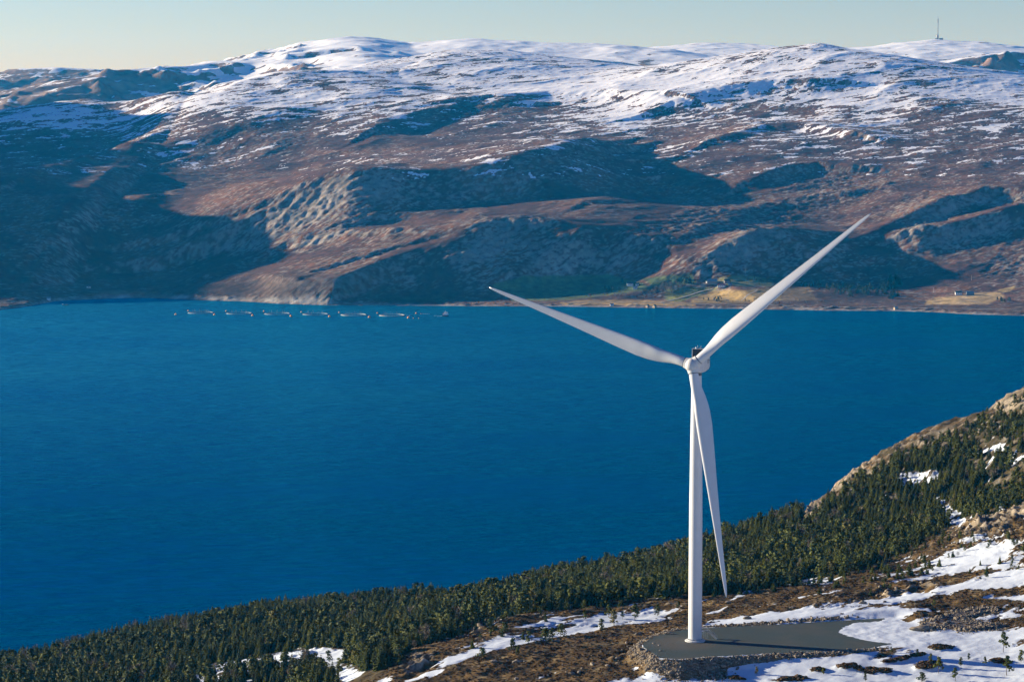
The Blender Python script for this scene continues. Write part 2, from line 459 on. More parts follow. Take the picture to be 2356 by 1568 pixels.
FZ = np.where(FT > 0, np.maximum(FZ, .1 + np.minimum(FT, 30) * .05), FZ)
shore_rock = ridged(FX / 40, FY / 25, 3, seed=9)
FZ += np.exp(-((FT - 18) / 22) ** 2) * np.clip(shore_rock - .85, 0, 1) * 5
gzx = np.gradient(FZ, axis=1) / np.gradient(FX, axis=1); gzy = np.gradient(FZ, axis=0) / np.gradient(FY, axis=0)
slope = np.hypot(gzx, gzy)
SXf, SYf = sheet(FX, FY, FZ)
C = np.empty(FZ.shape + (3,))
h1 = fbm(FX / 160, FY / 160, 5, .6, seed=5); h2 = fbm(u1 / 22, v1 / 12, 4, .6, seed=6); h3 = fbm(FX / 700, FY / 500, 3, seed=7)
heath = np.array([.095, .044, .030]); heath2 = np.array([.155, .070, .036]); dark = np.array([.020, .017, .015]); rockc = np.array([.27, .24, .20]); grass = np.array([.30, .22, .10])
w = sstep(-.5, .6, h1)[..., None]; C[:] = heath * (1 - w) + heath2 * w
w = (sstep(.15, .8, h2) * .75)[..., None]; C = C * (1 - w) + dark * w
rk = np.clip(rockm * .62 + h1 * .25 + h2 * .75 + sstep(.35, .8, slope) * .3 - .5, 0, 1)
fl = fbm(u1 / 26, v1 / 9, 4, .75, seed=12)
rk = np.maximum(rk, sstep(.35, .75, fl + rockm * .35) * .9 * sstep(-.5, .3, h1 + rockm))
w = sstep(.1, .55, rk)[..., None]; C = C * (1 - w) + rockc * w
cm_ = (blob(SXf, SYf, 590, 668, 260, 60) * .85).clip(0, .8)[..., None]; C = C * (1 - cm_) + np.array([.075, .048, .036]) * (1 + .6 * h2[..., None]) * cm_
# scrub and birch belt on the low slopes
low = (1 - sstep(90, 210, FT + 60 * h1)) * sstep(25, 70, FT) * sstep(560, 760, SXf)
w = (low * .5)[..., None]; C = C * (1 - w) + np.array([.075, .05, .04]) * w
# fields
def field(pts, col, soft=3.0):
    global C
    sd = poly_sd(SXf, SYf, pts)
    w = (sstep(-soft, soft, sd + h2 * 2.0))[..., None]
    C = C * (1 - w) + np.array(col) * (1 + .25 * h1[..., None]) * w
field([(1590, 690), (1640, 668), (1700, 667), (1790, 662), (1800, 690), (1700, 697), (1590, 697)], (.34, .24, .09))
field([(1530, 668), (1560, 660), (1650, 662), (1640, 668), (1600, 682), (1560, 695), (1530, 690)], (.19, .20, .06))
field([(1800, 662), (1860, 660), (1880, 690), (1800, 692)], (.28, .19, .085))
field([(1640, 640), (1700, 632), (1760, 640), (1790, 658), (1680, 658)], (.22, .20, .07))
field([(1130, 655), (1200, 635), (1400, 632), (1470, 648), (1500, 665), (1420, 676), (1300, 690), (1180, 692)], (.12, .16, .06))
field([(1480, 640), (1590, 628), (1600, 652), (1500, 660)], (.10, .14, .055))
field([(2130, 690), (2160, 684), (2200, 680), (2260, 672), (2300, 672), (2310, 682), (2270, 700), (2130, 700)], (.46, .33, .15))
field([(2295, 668), (2335, 656), (2332, 664), (2310, 672)], (.46, .34, .14), 1.5)
field([(1290, 696), (1340, 690), (1470, 690), (1600, 697), (1600, 704), (1300, 702)], (.34, .23, .09), 2)
field([(200, 676), (260, 668), (360, 672), (330, 680), (210, 682)], (.26, .15, .08), 3)
# stony beach
w = (np.exp(-((FT - 6) / 11) ** 2) * (.45 + .5 * sstep(-.2, .5, fbm(FX / 60, FY / 60, 3, seed=15))))[..., None]; C = C * (1 - w) + np.array([.36, .34, .30]) * w
# snow cover
al = sstep(290, 455, FZ + h3 * 40)
u2, v2 = rot(FX, FY, 28)
sn = (al - .60) * 1.25 + fbm(u2 / 110, v2 / 42, 6, .84, seed=21) * 1.12 + fbm(FX / 420, FY / 260, 2, seed=22) * .4 - np.clip(slope - .25, 0, 1) * .8 - .12
for cx, cy, rx, ry, a, wv in [(1330, 215, 260, 45, 5, .5), (1600, 200, 200, 60, 0, .35), (1300, 170, 260, 26, 3, .5), (1420, 270, 160, 40, 15, .35), (1290, 320, 60, 26, -30, .5), (1980, 250, 160, 70, 35, .4),
                          (1870, 125, 120, 20, 0, .6), (620, 300, 260, 50, -20, -.18), (900, 330, 350, 36, -5, -.6), (1720, 330, 150, 30, 0, -.2), (1900, 320, 330, 60, 5, .35), (200, 285, 280, 56, 5, .55), (120, 260, 160, 16, -5, .3),
                          (720, 235, 200, 40, -15, .22), (2250, 200, 160, 60, 10, .4), (2290, 290, 90, 14, 0, .6), (1150, 130, 60, 10, 0, .4), (1880, 190, 100, 30, 20, -.35), (1480, 305, 130, 30, 20, .2),
                          (1800, 300, 60, 14, 0, -.5), (2000, 330, 200, 25, 20, .15), (860, 280, 130, 16, -8, -.2)]:
    sn = sn + wv * blob(SXf, SYf, cx, cy, rx, ry, a) * 1.2
sn = np.where(FZ < 230, -1, sn)
far_m = terrain_mat('far_ground', .06, 3.0, .7, .10, .6, (.92, .94, .96))
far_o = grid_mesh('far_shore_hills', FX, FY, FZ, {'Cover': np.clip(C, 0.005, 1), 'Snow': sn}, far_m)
tag(far_o, 'snow-topped brown heath mountain rising from the far side of the fjord', None, None, 'structure')

# ------------------------------------------------------------------ distant ranges
DIST = [
  ([(-600, 175, 12500), (0, 168, 12500), (60, 158, 12500), (130, 155, 12500), (190, 158, 12500), (265, 167, 12400), (400, 185, 12300)], .3, .30, 60),
  ([(60, 262, 10200), (120, 228, 10300), (180, 195, 10450), (232, 178, 10600), (290, 160, 10700), (400, 152, 10800), (480, 143, 10900), (560, 148, 10900), (640, 160, 10800)], .2, .36, 40),
  ([(470, 160, 11400), (540, 138, 11700), (640, 134, 11800), (750, 130, 11800), (850, 120, 11800), (940, 108, 11800), (1030, 93, 11700), (1100, 89, 11600), (1180, 92, 11600), (1260, 99, 11500), (1340, 100, 11500), (1420, 105, 11400), (1500, 112, 11300), (1620, 128, 11200), (1700, 150, 11100)], .2, .14, 120),
  ([(1480, 116, 12700), (1560, 108, 12700), (1630, 100, 12700), (1700, 102, 12700), (1790, 112, 12700), (1900, 130, 12700)], .2, .12, 120),
  ([(1900, 140, 12500), (1960, 121, 12500), (2000, 108, 12500), (2080, 107, 12500), (2120, 97, 12500), (2156, 92, 12500), (2200, 95, 12500), (2280, 104, 12500), (2355, 119, 12500), (2700, 150, 12500)], .2, .13, 80),
  ([(2090, 168, 10500), (2150, 152, 10600), (2200, 143, 10600), (2260, 127, 10600), (2330, 119, 10700), (2420, 118, 10700), (2700, 125, 10700)], .2, .42, 30),
  ([(640, 175, 9900), (740, 168, 9950), (840, 158, 9950), (900, 165, 9900)], .2, .25, 60),
]
dx_ = np.arange(-3400, 3400, 13.0); dy_ = np.arange(9250, 13600, 13.0)
DX, DY = np.meshgrid(dx_, dy_)
def dist_base(X, Y):
    return np.interp(Y, [9250, 9700, 10500, 12000, 13600], [330, 400, 470, 500, 460.]) - 190 * sstep(-500, -1300, X + (Y - 10000) * .05)
bb = dist_base(DX, DY)
DZ = tents(DX, DY, DIST, .05, bb, dist_base)
dsl = np.hypot(np.gradient(DZ, axis=1), np.gradient(DZ, axis=0)) / 13
DZ0 = DZ
DZ = DZ + (ridged(DX / 330, DY / 260, 5, .55, seed=31) - .9) * (4 + 26 * sstep(.15, .4, dsl)) + fbm(DX / 60, DY / 60, 4, .55, seed=32) * (1.5 + 6 * sstep(.15, .4, dsl))
SXd, SYd = sheet(DX, DY, DZ)
dsl = np.hypot(np.gradient(DZ, axis=1), np.gradient(DZ, axis=0)) / 13
DC = np.empty(DZ.shape + (3,)); hh = sstep(-.5, .6, fbm(DX / 150, DY / 150, 5, seed=33))[..., None]
DC[:] = np.array([.15, .09, .065]) * (1 - hh) + np.array([.27, .20, .16]) * hh
ds = .80 + fbm(DX / 130, DY / 70, 6, .75, seed=34) * .95 - np.clip(dsl - .22, 0, 1) * 2.4
ds = ds - 1.1 * blob(SXd, SYd, 60, 200, 300, 120) + .55 * blob(SXd, SYd, 500, 175, 90, 50) - .55 * blob(SXd, SYd, 280, 195, 160, 50) + .5 * blob(SXd, SYd, 120, 160, 100, 12) - .9 * blob(SXd, SYd, 1480, 150, 40, 22)
ds = ds + .5 * blob(SXd, SYd, 1100, 100, 500, 30) - .8 * blob(SXd, SYd, 2290, 145, 110, 22)
dist_m = terrain_mat('distant_ground', .03, 6.0, .6, .12, .7, (.90, .93, .96))
do = grid_mesh('distant_mountains', DX, DY, DZ, {'Cover': DC, 'Snow': ds}, dist_m)
tag(do, 'distant snow plateau and dark hills along the horizon', None, None, 'structure')
# sea bed / lowland sheet that carries the land out to the horizon
bm = bmesh.new(); bmesh.ops.create_grid(bm, x_segments=1, y_segments=1, size=16000, matrix=Matrix.Translation((0, 7000, -62)))
tag(obj('sea_floor', bm, mat('sea_floor', (.03, .04, .04))), None, None, None, 'structure')

# ------------------------------------------------------------------ water
wm = bpy.data.materials.new('water'); wm.use_nodes = True
N, L = wm.node_tree.nodes, wm.node_tree.links
N.remove(N['Principled BSDF'])
df = N.new('ShaderNodeBsdfDiffuse'); df.inputs[0].default_value = (.0, .062, .125, 1)
gl = N.new('ShaderNodeBsdfGlossy'); gl.inputs[0].default_value = (.02, .50, .88, 1); gl.inputs[1].default_value = .10
mxs = N.new('ShaderNodeMixShader'); mxs.inputs[0].default_value = .42
geo = N.new('ShaderNodeNewGeometry')
mp = N.new('ShaderNodeMapping'); mp.inputs['Rotation'].default_value = (0, 0, math.radians(-52)); mp.inputs['Scale'].default_value = (.35, 1, 1)
L.new(geo.outputs['Position'], mp.inputs[0])
w1 = N.new('ShaderNodeTexNoise'); w1.inputs['Scale'].default_value = .055; w1.inputs['Detail'].default_value = 8; w1.inputs['Roughness'].default_value = .6
w2 = N.new('ShaderNodeTexNoise'); w2.inputs['Scale'].default_value = .004; w2.inputs['Detail'].default_value = 4
L.new(mp.outputs[0], w1.inputs['Vector']); L.new(mp.outputs[0], w2.inputs['Vector'])
bp = N.new('ShaderNodeBump'); bp.inputs['Distance'].default_value = 14.0; bp.inputs['Strength'].default_value = 1.0
L.new(w1.outputs[0], bp.inputs['Height'])
L.new(bp.outputs[0], df.inputs['Normal']); L.new(bp.outputs[0], gl.inputs['Normal'])
mr = N.new('ShaderNodeMapRange'); mr.inputs[1].default_value = .35; mr.inputs[2].default_value = .65; mr.inputs[3].default_value = .36; mr.inputs[4].default_value = .48
mr.inputs[3].default_value = .30; mr.inputs[4].default_value = .50
L.new(w2.outputs[0], mr.inputs[0])
# wave backs and faces mirror the sky unequally
mw = N.new('ShaderNodeMapRange'); mw.inputs[1].default_value = .35; mw.inputs[2].default_value = .65; mw.inputs[3].default_value = -.16; mw.inputs[4].default_value = .16
w3 = N.new('ShaderNodeTexNoise'); w3.inputs['Scale'].default_value = .095; w3.inputs['Detail'].default_value = 6; w3.inputs['Roughness'].default_value = .65
L.new(mp.outputs[0], w3.inputs['Vector']); L.new(w3.outputs[0], mw.inputs[0])
a1_ = N.new('ShaderNodeMath'); L.new(mr.outputs[0], a1_.inputs[0]); L.new(mw.outputs[0], a1_.inputs[1])
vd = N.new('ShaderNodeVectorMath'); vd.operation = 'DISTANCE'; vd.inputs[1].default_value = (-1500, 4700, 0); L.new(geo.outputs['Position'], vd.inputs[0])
sheen_fac = N.new('ShaderNodeMapRange'); sheen_fac.interpolation_type = 'SMOOTHSTEP'; sheen_fac.inputs[1].default_value = 300; sheen_fac.inputs[2].default_value = 2700; sheen_fac.inputs[3].default_value = .55; sheen_fac.inputs[4].default_value = 0
L.new(vd.outputs['Value'], sheen_fac.inputs[0])
sheen_fac.inputs[3].default_value = 1.0
L.new(a1_.outputs[0], mxs.inputs[0])
# brighter sky reflection in the left bay, painted into the diffuse colour
bay_sheen = N.new('ShaderNodeMix'); bay_sheen.data_type = 'RGBA'; bay_sheen.inputs[6].default_value = (.0, .068, .142, 1); bay_sheen.inputs[7].default_value = (.018, .20, .35, 1)
L.new(sheen_fac.outputs[0], bay_sheen.inputs[0]); L.new(bay_sheen.outputs[2], df.inputs[0])
L.new(df.outputs[0], mxs.inputs[1]); L.new(gl.outputs[0], mxs.inputs[2]); L.new(mxs.outputs[0], N['Material Output'].inputs[0])
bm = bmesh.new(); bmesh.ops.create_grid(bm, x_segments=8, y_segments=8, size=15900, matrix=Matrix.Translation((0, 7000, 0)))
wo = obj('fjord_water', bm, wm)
tag(wo, 'deep blue wind-rippled fjord water', None, None, 'structure')

# ------------------------------------------------------------------ haze
hm = bpy.data.materials.new('haze'); hm.use_nodes = True
N, L = hm.node_tree.nodes, hm.node_tree.links
N.remove(N['Principled BSDF'])
pv = N.new('ShaderNodeVolumePrincipled')
pv.inputs['Color'].default_value = (.0, .43, 1.0, 1)
pv.inputs['Absorption Color'].default_value = (1, 1, 1, 1)
pv.inputs['Density'].default_value = 2.4e-5
pv.inputs['Anisotropy'].default_value = 0.1
L.new(pv.outputs[0], N['Material Output'].inputs['Volume'])
bm = bmesh.new(); box(bm, (0, 7000, (900 - 66) / 2), (32600, 32600, 900 + 66))
ho = obj('haze', bm, hm); tag(ho, 'thin blue air haze over the fjord', None, None, 'stuff')
# ================================================================== near hillside
NP = [  # (sheet x, sheet y, height)
 (930, 1568, 240), (1100, 1568, 241), (1200, 1568, 243), (1450, 1568, 244.3), (1700, 1568, 244.8), (2000, 1568, 246), (2355, 1568, 248),
 (0, 1750, 196), (400, 1750, 212), (900, 1800, 240), (1500, 1850, 246), (2300, 1850, 251), (2700, 1700, 252), (2700, 1450, 256), (2700, 1250, 268), (2700, 1100, 276),
 (920, 1530, 240.5), (1000, 1480, 242.5), (1140, 1432, 245), (1300, 1407, 246), (1500, 1390, 247), (1700, 1370, 249), (1900, 1350, 250.5), (2100, 1312, 253),
 (1400, 1440, 244.2), (1500, 1412, 244.8), (1300, 1460, 243.6), (1430, 1468, 247), (1590, 1443, 249), (1250, 1500, 245.6), (1100, 1540, 243), (1620, 1400, 247.6),
 (2000, 1400, 251.5), (2200, 1380, 253), (2355, 1350, 256), (2250, 1330, 255), (2355, 1250, 262), (2250, 1193, 262.5), (2355, 1175, 266), (2200, 1250, 257), (2150, 1290, 254.5), (2050, 1300, 252.5),
 (1900, 1508, 249.3), (2000, 1510, 249.7), (1750, 1520, 248.3), (1560, 1540, 245.8), (1440, 1520, 245.2), (2100, 1500, 249.3), (2200, 1480, 249.8), (2355, 1480, 250.5), (2100, 1450, 250.2), (2300, 1400, 252), (2250, 1430, 250.8),
 # forest hill: silhouettes
 (0, 1536, 150), (200, 1494, 152), (400, 1452, 155), (600, 1416, 157), (700, 1407, 157), (850, 1386, 160), (980, 1374, 163), (1075, 1408, 162), (1200, 1350, 178), (1400, 1313, 190), (1600, 1272, 202), (1840, 1195, 222),
 (1900, 1145, 229), (2000, 1063, 240), (2100, 1005, 248), (2200, 970, 256), (2290, 940, 265), (2355, 890, 277), (2500, 830, 292), (2700, 780, 300),
 (100, 1568, 172), (300, 1540, 174), (-200, 1600, 160), (-200, 1800, 185), (600, 1540, 204), (700, 1505, 199), (820, 1515, 204), (450, 1568, 200), (800, 1560, 213), (860, 1500, 206),
 (600, 1450, 180), (850, 1440, 188), (850, 1400, 172), (1000, 1410, 193), (1200, 1388, 212), (1400, 1368, 222), (1600, 1345, 228), (1800, 1300, 231), (1800, 1345, 240), (2000, 1250, 236), (2100, 1225, 238), (2100, 1268, 247), (1950, 1300, 243),
 (2000, 1130, 236), (2200, 1130, 242), (2330, 1130, 247), (2355, 1050, 262), (2200, 1050, 252), (2100, 1090, 243), (2250, 1160, 244), (1400, 1335, 208), (1700, 1300, 221), (1850, 1250, 226),
]
_p = np.array([at_z(*p) for p in NP])
SC_ = 100.0
def _tps(r2): return np.where(r2 > 1e-12, r2 * np.log(r2 + 1e-12), 0)
_q = _p[:, :2] / SC_
_n = len(_q); A = np.zeros((_n + 3, _n + 3))
A[:_n, :_n] = _tps(((_q[:, None] - _q[None]) ** 2).sum(-1)) + np.eye(_n) * .02
A[:_n, _n] = 1; A[:_n, _n + 1:] = _q; A[_n, :_n] = 1; A[_n + 1:, :_n] = _q.T
_w = np.linalg.solve(A, np.concatenate([_p[:, 2], np.zeros(3)]))
ngx = np.arange(-560, 640, 6.0); ngy = np.arange(560, 3000, 6.0)
NX, NY = np.meshgrid(ngx, ngy)
NZ = np.zeros_like(NX) + _w[_n] + _w[_n + 1] * NX / SC_ + _w[_n + 2] * NY / SC_
for i in range(_n): NZ += _w[i] * _tps((NX / SC_ - _q[i, 0]) ** 2 + (NY / SC_ - _q[i, 1]) ** 2)
# beyond the brow the hillside drops to the fjord
SIL = [(0, 1536, 150), (200, 1494, 152), (400, 1452, 155), (600, 1416, 157), (700, 1407, 157), (850, 1386, 160), (980, 1374, 163), (1075, 1408, 162), (1200, 1350, 178), (1400, 1313, 190), (1600, 1272, 202), (1840, 1195, 222),
       (1900, 1145, 229), (2000, 1063, 240), (2100, 1005, 248), (2200, 970, 256), (2290, 940, 265), (2355, 890, 277), (2700, 780, 300)]
_s = np.array([at_z(*p) for p in SIL])
_rx = _s[:, 0] / _s[:, 1]
RX = NX / NY
ds_ = np.interp(RX, _rx, _s[:, 1]); zs_ = np.interp(RX, _rx, _s[:, 2])
d_ = np.maximum(NY - ds_, 0)
over = zs_ - .20 * d_ - .0011 * np.minimum(d_, 220) ** 2
bl_ = sstep(0, 60, NY - ds_)
NZ = NZ * (1 - bl_) + np.minimum(NZ, over) * bl_
NZ = np.where(d_ > 60, over, NZ)
NZ = np.clip(NZ, -40, 330)
# crane pad and its flat bench
PADZ = 250.0
PAD = [(1478, 1478), (1500, 1465), (1540, 1452), (1600, 1444), (1700, 1440), (1830, 1433), (1960, 1425), (2040, 1420), (2020, 1428), (1960, 1432), (1932, 1447), (1925, 1452), (1950, 1462), (1990, 1472), (2050, 1480), (2000, 1490), (1900, 1497), (1750, 1503), (1640, 1510), (1560, 1517), (1520, 1514), (1500, 1500), (1478, 1486)]
PADW = [at_z(a, b, PADZ)[:2] for a, b in PAD]
BENCH = [(1478, 1478), (1500, 1465), (1540, 1452), (1600, 1444), (1700, 1440), (1830, 1433), (1960, 1425), (2060, 1420), (2110, 1440), (2110, 1482), (2000, 1490), (1900, 1497), (1750, 1503), (1640, 1510), (1560, 1517), (1520, 1514), (1500, 1500), (1478, 1486)]
BENCHW = [at_z(a, b, PADZ)[:2] for a, b in BENCH]
def near_base(x, y): return bilin(ngx, ngy, NZ, x, y)
xn = np.concatenate([np.arange(-540, -130, 3.0), np.arange(-130, 215, .62), np.arange(215, 620, 3.0)])
def spaced():
    out = []; y = 640.0
    while y < 2900:
        out.append(y)
        y += 3.0 if y < 780 else (.85 if y < 1010 else (1.3 if y < 1150 else (2.2 if y < 1500 else 7.0)))
    return np.array(out)
yn = spaced()
XN, YN = np.meshgrid(xn, yn)
ZN = near_base(XN, YN)
ub, vb = rot(XN, YN, 50)
SXn, SYn = sheet(XN, YN, ZN)
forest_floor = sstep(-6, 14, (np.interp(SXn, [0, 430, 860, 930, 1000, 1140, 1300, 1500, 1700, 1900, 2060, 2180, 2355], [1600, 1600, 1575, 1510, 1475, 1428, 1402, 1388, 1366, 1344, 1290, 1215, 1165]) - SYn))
hum = fbm(XN / 26, YN / 26, 4, .5, seed=41) * 1.1 + fbm(ub / 9, vb / 5, 3, .55, seed=42) * .34
sn_field = np.zeros_like(ZN)
for cx, cy, rx, ry, a, wv in [(2080, 1455, 440, 52, 2, 1.4), (1800, 1416, 260, 16, -5, 1.5), (2020, 1408, 190, 20, -3, 1.5), (2120, 1330, 160, 8, -9, 1.0), (2280, 1262, 110, 24, -8, 1.1), (2180, 1310, 120, 18, -10, 1.0), (2040, 1322, 110, 10, -12, .6), (2300, 1300, 110, 12, -6, .9), (2355, 1500, 500, 50, 0, 1.0), (2000, 1530, 560, 34, 1, .9), (1560, 1555, 200, 26, -4, .9), (2200, 1420, 260, 18, -5, .5), (1850, 1412, 260, 12, -5, .9),
                          (1430, 1420, 170, 22, -4, 1.1), (1320, 1450, 120, 14, -8, .8), (1170, 1470, 160, 20, -14, .7), (1090, 1500, 120, 16, -18, .9), (1250, 1430, 110, 8, -12, .6), (1600, 1450, 160, 6, -5, .9), (1480, 1522, 60, 12, 15, .4),
                          (2250, 1345, 160, 16, -6, 1.2), (2100, 1370, 230, 12, -8, 1.0), (2330, 1320, 120, 18, -5, 1.2), (2250, 1285, 170, 40, -8, .95), (2340, 1375, 130, 12, -4, 1.1), (1900, 1362, 160, 7, -8, .9), (2250, 1232, 120, 20, -12, .75), (960, 1556, 120, 9, -14, .7),
                          (700, 1515, 140, 30, -4, 1.6), (560, 1530, 120, 20, -6, 1.2), (480, 1560, 110, 16, 0, 1.1), (780, 1545, 70, 24, 0, 1.3), (1220, 1512, 60, 6, -18, .5),
                          (2120, 1100, 110, 24, -6, .62), (2290, 1030, 70, 20, -10, .9), (2200, 1200, 80, 26, 30, .7), (2050, 1145, 60, 12, -5, .5), (2330, 1050, 60, 16, 0, .6), (1880, 1335, 90, 12, -6, .7), (2180, 1170, 70, 18, 30, .5)]:
    sn_field = np.maximum(sn_field, wv * blob(SXn, SYn, cx, cy, rx, ry, a))
heathy = np.zeros_like(ZN)
for cx, cy, rx, ry, a, wv in [(1600, 1425, 130, 14, -6, 1), (1350, 1500, 200, 26, -12, 1), (1400, 1540, 90, 24, 0, 1), (2120, 1395, 200, 10, -4, 1), (2050, 1350, 260, 22, -8, .9), (1800, 1374, 220, 11, -8, 1), (2290, 1385, 110, 8, 0, .9),
                          (1950, 1535, 40, 8, 0, 1.3), (2010, 1543, 55, 8, 4, 1.4), (2135, 1535, 44, 10, -5, 1.4), (2060, 1519, 46, 6, -8, 1.3), (2110, 1510, 30, 5, -6, 1.0), (1820, 1560, 60, 7, 0, 1.2), (1690, 1562, 40, 5, 0, 1.1), (2165, 1490, 44, 10, -5, 1.1),
                          (1880, 1540, 24, 5, 0, 1.1), (2300, 1522, 44, 6, 0, 1.1), (1470, 1530, 50, 22, 30, 1.0), (2230, 1218, 150, 24, -14, 1.0), (2150, 1410, 70, 5, -4, .8)]:
    heathy = np.maximum(heathy, wv * blob(SXn, SYn, cx, cy, rx, ry, a))
sn_n = fbm(ub / 30, vb / 9, 5, .6, seed=43)
snow_n = sn_field * 1.25 - .52 + sn_n * .62 - heathy * 1.0 - forest_floor * .12
below = sstep(1506, 1520, SYn) * sstep(1450, 1560, SXn)
hf = fbm(XN / 3.6, YN / 6.0, 5, .65, seed=55)
snow_n = snow_n + fbm(ub / 9, vb / 3.2, 5, .7, seed=56) * .42 * (SYn < 1440) - np.clip(heathy, 0, 1) * hf * .2
snow_n = np.where(below > 0, np.maximum(snow_n, .40 * below - heathy * (1.0 + .9 * hf) + sn_n * .2), snow_n)
hum_x = np.clip(heathy, 0, 1) * below * (.5 + .8 * np.abs(hf)) * .8
cover = 1 - sstep(-.1, .35, snow_n)
rocky = np.zeros_like(ZN)
for cx, cy, rx, ry, a, wv in [(2270, 1200, 110, 26, -18, 1.0), (2350, 1180, 80, 20, 0, 1), (2320, 930, 60, 40, -30, 1.2), (2150, 1010, 130, 30, -20, .6), (1960, 1090, 110, 34, -38, .9), (1860, 1180, 60, 26, -40, 1.1), (2250, 985, 110, 24, -18, .6), (2050, 1060, 120, 22, -30, .7),
                          (960, 1525, 60, 30, -30, 1.1), (1100, 1440, 90, 10, -22, .8), (700, 1500, 140, 10, -12, .6), (1560, 1500, 60, 14, -20, .3), (2050, 1362, 120, 12, -5, .8), (1500, 1395, 110, 5, -4, .5), (740, 1378, 60, 10, -8, .9), (2130, 1345, 100, 10, -5, .7), (1430, 1510, 90, 16, -15, .4)]:
    rocky = np.maximum(rocky, wv * blob(SXn, SYn, cx, cy, rx, ry, a))
rk_n = ridged(XN / 15, YN / 11, 4, .55, seed=44) - .9
hum = hum * (.35 + .65 * cover) + sstep(1820, 1950, SXn) * sstep(1300, 1200, SYn) * (fbm(XN / 11, YN / 12, 5, .65, seed=83) * 1.6) + hum_x + rocky * (rk_n * 2.2 + fbm(XN / 5, YN / 4, 3, seed=45) * .5)
sdp = poly_sd(XN, YN, BENCHW)
flat = sstep(-7.5, 0.3, sdp)
ZN = (ZN + hum) * (1 - flat) + PADZ * flat
# rubble banks: a low berm round the pad edge and a steep skirt
rside = sstep(2030, 1900, SXn - (1505 - SYn) * 1.2) * 1.0
rside = np.where(SYn < 1470, sstep(1990, 1900, SXn), sstep(2060, 1950, SXn))
skirt = np.exp(-((sdp + 2.2) / 1.9) ** 2) * rside
skirt = skirt * np.where((SYn < 1470) & (SXn > 1560), .35, 1)
lump = np.exp(-(((XN - at_z(1635, 1525, 249)[0]) / 4.2) ** 2 + ((YN - at_z(1635, 1525, 249)[1]) / 6.) ** 2)) + .8 * np.exp(-(((XN - at_z(1560, 1527, 249)[0]) / 6.) ** 2 + ((YN - at_z(1560, 1527, 249)[1]) / 5.) ** 2))
ZN = ZN + np.where((flat > .5) & (poly_sd(XN, YN, PADW) < -.6), .16 * (fbm(XN / 5, YN / 5, 3, seed=71) + .3) + .05 * fbm(XN / 1.6, YN / 1.6, 2, seed=72), 0)
ZN = ZN + skirt * (.0 + .28 * fbm(XN / 2.2, YN / 2.2, 3, seed=46)) + lump * .9 * (1 - sstep(-1, 1, sdp))
ZN = np.maximum(ZN, -40)
SXn, SYn = sheet(XN, YN, ZN)
# second gravel track on the right
TRACK = [(2125, 1447), (2120, 1432), (2165, 1420), (2200, 1408), (2240, 1402), (2285, 1398), (2292, 1404), (2250, 1412), (2195, 1422), (2210, 1427), (2260, 1434), (2310, 1440), (2262, 1444), (2215, 1449), (2180, 1440), (2150, 1444)]
sdt = poly_sd(SXn, SYn, TRACK)
trk = sstep(-5, 1.5, sdt)
ZN = ZN + trk * .35 + np.exp(-(sdt / 4.0) ** 2) * .35 * fbm(XN / 1.6, YN / 1.6, 3, seed=48)
rubble = np.clip(skirt * 1.6 + lump * 1.2, 0, 1) * (1 - sstep(.0, .8, sdp)) + np.exp(-((sdt + 1) / 5.0) ** 2) * .9
rubble = np.maximum(rubble, sstep(-5.5, -1.5, sdp) * (1 - sstep(-.2, .6, sdp)) * sstep(1700, 1480, SXn))
rubble = np.clip(rubble, 0, 1) * np.where(sdp > -.9, .15, 1)
# cover colours
CN = np.empty(ZN.shape + (3,))
a1 = fbm(XN / 14, YN / 14, 5, .6, seed=51); a2 = fbm(XN / 3.2, YN / 3.2, 4, .65, seed=52)
w = sstep(-.5, .5, a1)[..., None]
CN[:] = np.array([.068, .042, .015]) * (1 - w) + np.array([.145, .088, .030]) * w
w = (sstep(.1, .7, a2) * .7)[..., None]; CN = CN * (1 - w) + np.array([.040, .036, .014]) * w
w = (sstep(.25, .8, fbm(XN / 8, YN / 8, 4, .6, seed=53)) * .6)[..., None]; CN = CN * (1 - w) + np.array([.24, .19, .10]) * w
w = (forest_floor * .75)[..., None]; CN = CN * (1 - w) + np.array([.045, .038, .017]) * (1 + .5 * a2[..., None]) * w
brow = sstep(48, 8, SYn - np.interp(SXn, [1830, 2000, 2100, 2200, 2355], [1180, 1055, 1000, 965, 885])) * sstep(1820, 1900, SXn)
b3 = fbm(XN / 7, YN / 9, 5, .7, seed=81); b4 = fbm(XN / 4, YN / 5, 4, .7, seed=82)
w = (brow * .85 * sstep(-.4, .3, a1))[..., None]; CN = CN * (1 - w) + (np.array([.115, .068, .025]) * (1 + 1.0 * b4[..., None])) * w
hill = sstep(1820, 1950, SXn) * sstep(1300, 1200, SYn)
w = (hill * sstep(.1, .5, b3) * .8)[..., None]; CN = CN * (1 - w) + np.array([.035, .028, .014]) * w
w = (hill * sstep(.25, .6, -b3 + b4 * .4) * .8)[..., None]; CN = CN * (1 - w) + np.array([.20, .175, .135]) * w
w = (sstep(.15, .75, rocky * .9 + rk_n * .5 + a2 * .25 - .2) * .95)[..., None]; CN = CN * (1 - w) + np.array([.27, .225, .16]) * (1 + .4 * a2[..., None]) * w
w = rubble[..., None]; CN = CN * (1 - w) + np.array([.20, .155, .10]) * (1 + .6 * a2[..., None]) * w
w = (trk * sstep(1, 4, sdt))[..., None]; CN = CN * (1 - w) + np.array([.17, .15, .13]) * w
snow_n = np.where(forest_floor > .5, snow_n * 1.1 - .02, snow_n)
snow_n = snow_n - rubble * 1.6 - sstep(-2, 1, sdt) * 2 - rocky * .5 * sstep(-.3, .6, rk_n) - brow * .8
snow_n = np.where(SYn < 1030, snow_n - .3, snow_n) + hill * (b3 * .35 + fbm(XN / 3, YN / 5, 4, .7, seed=84) * .45)
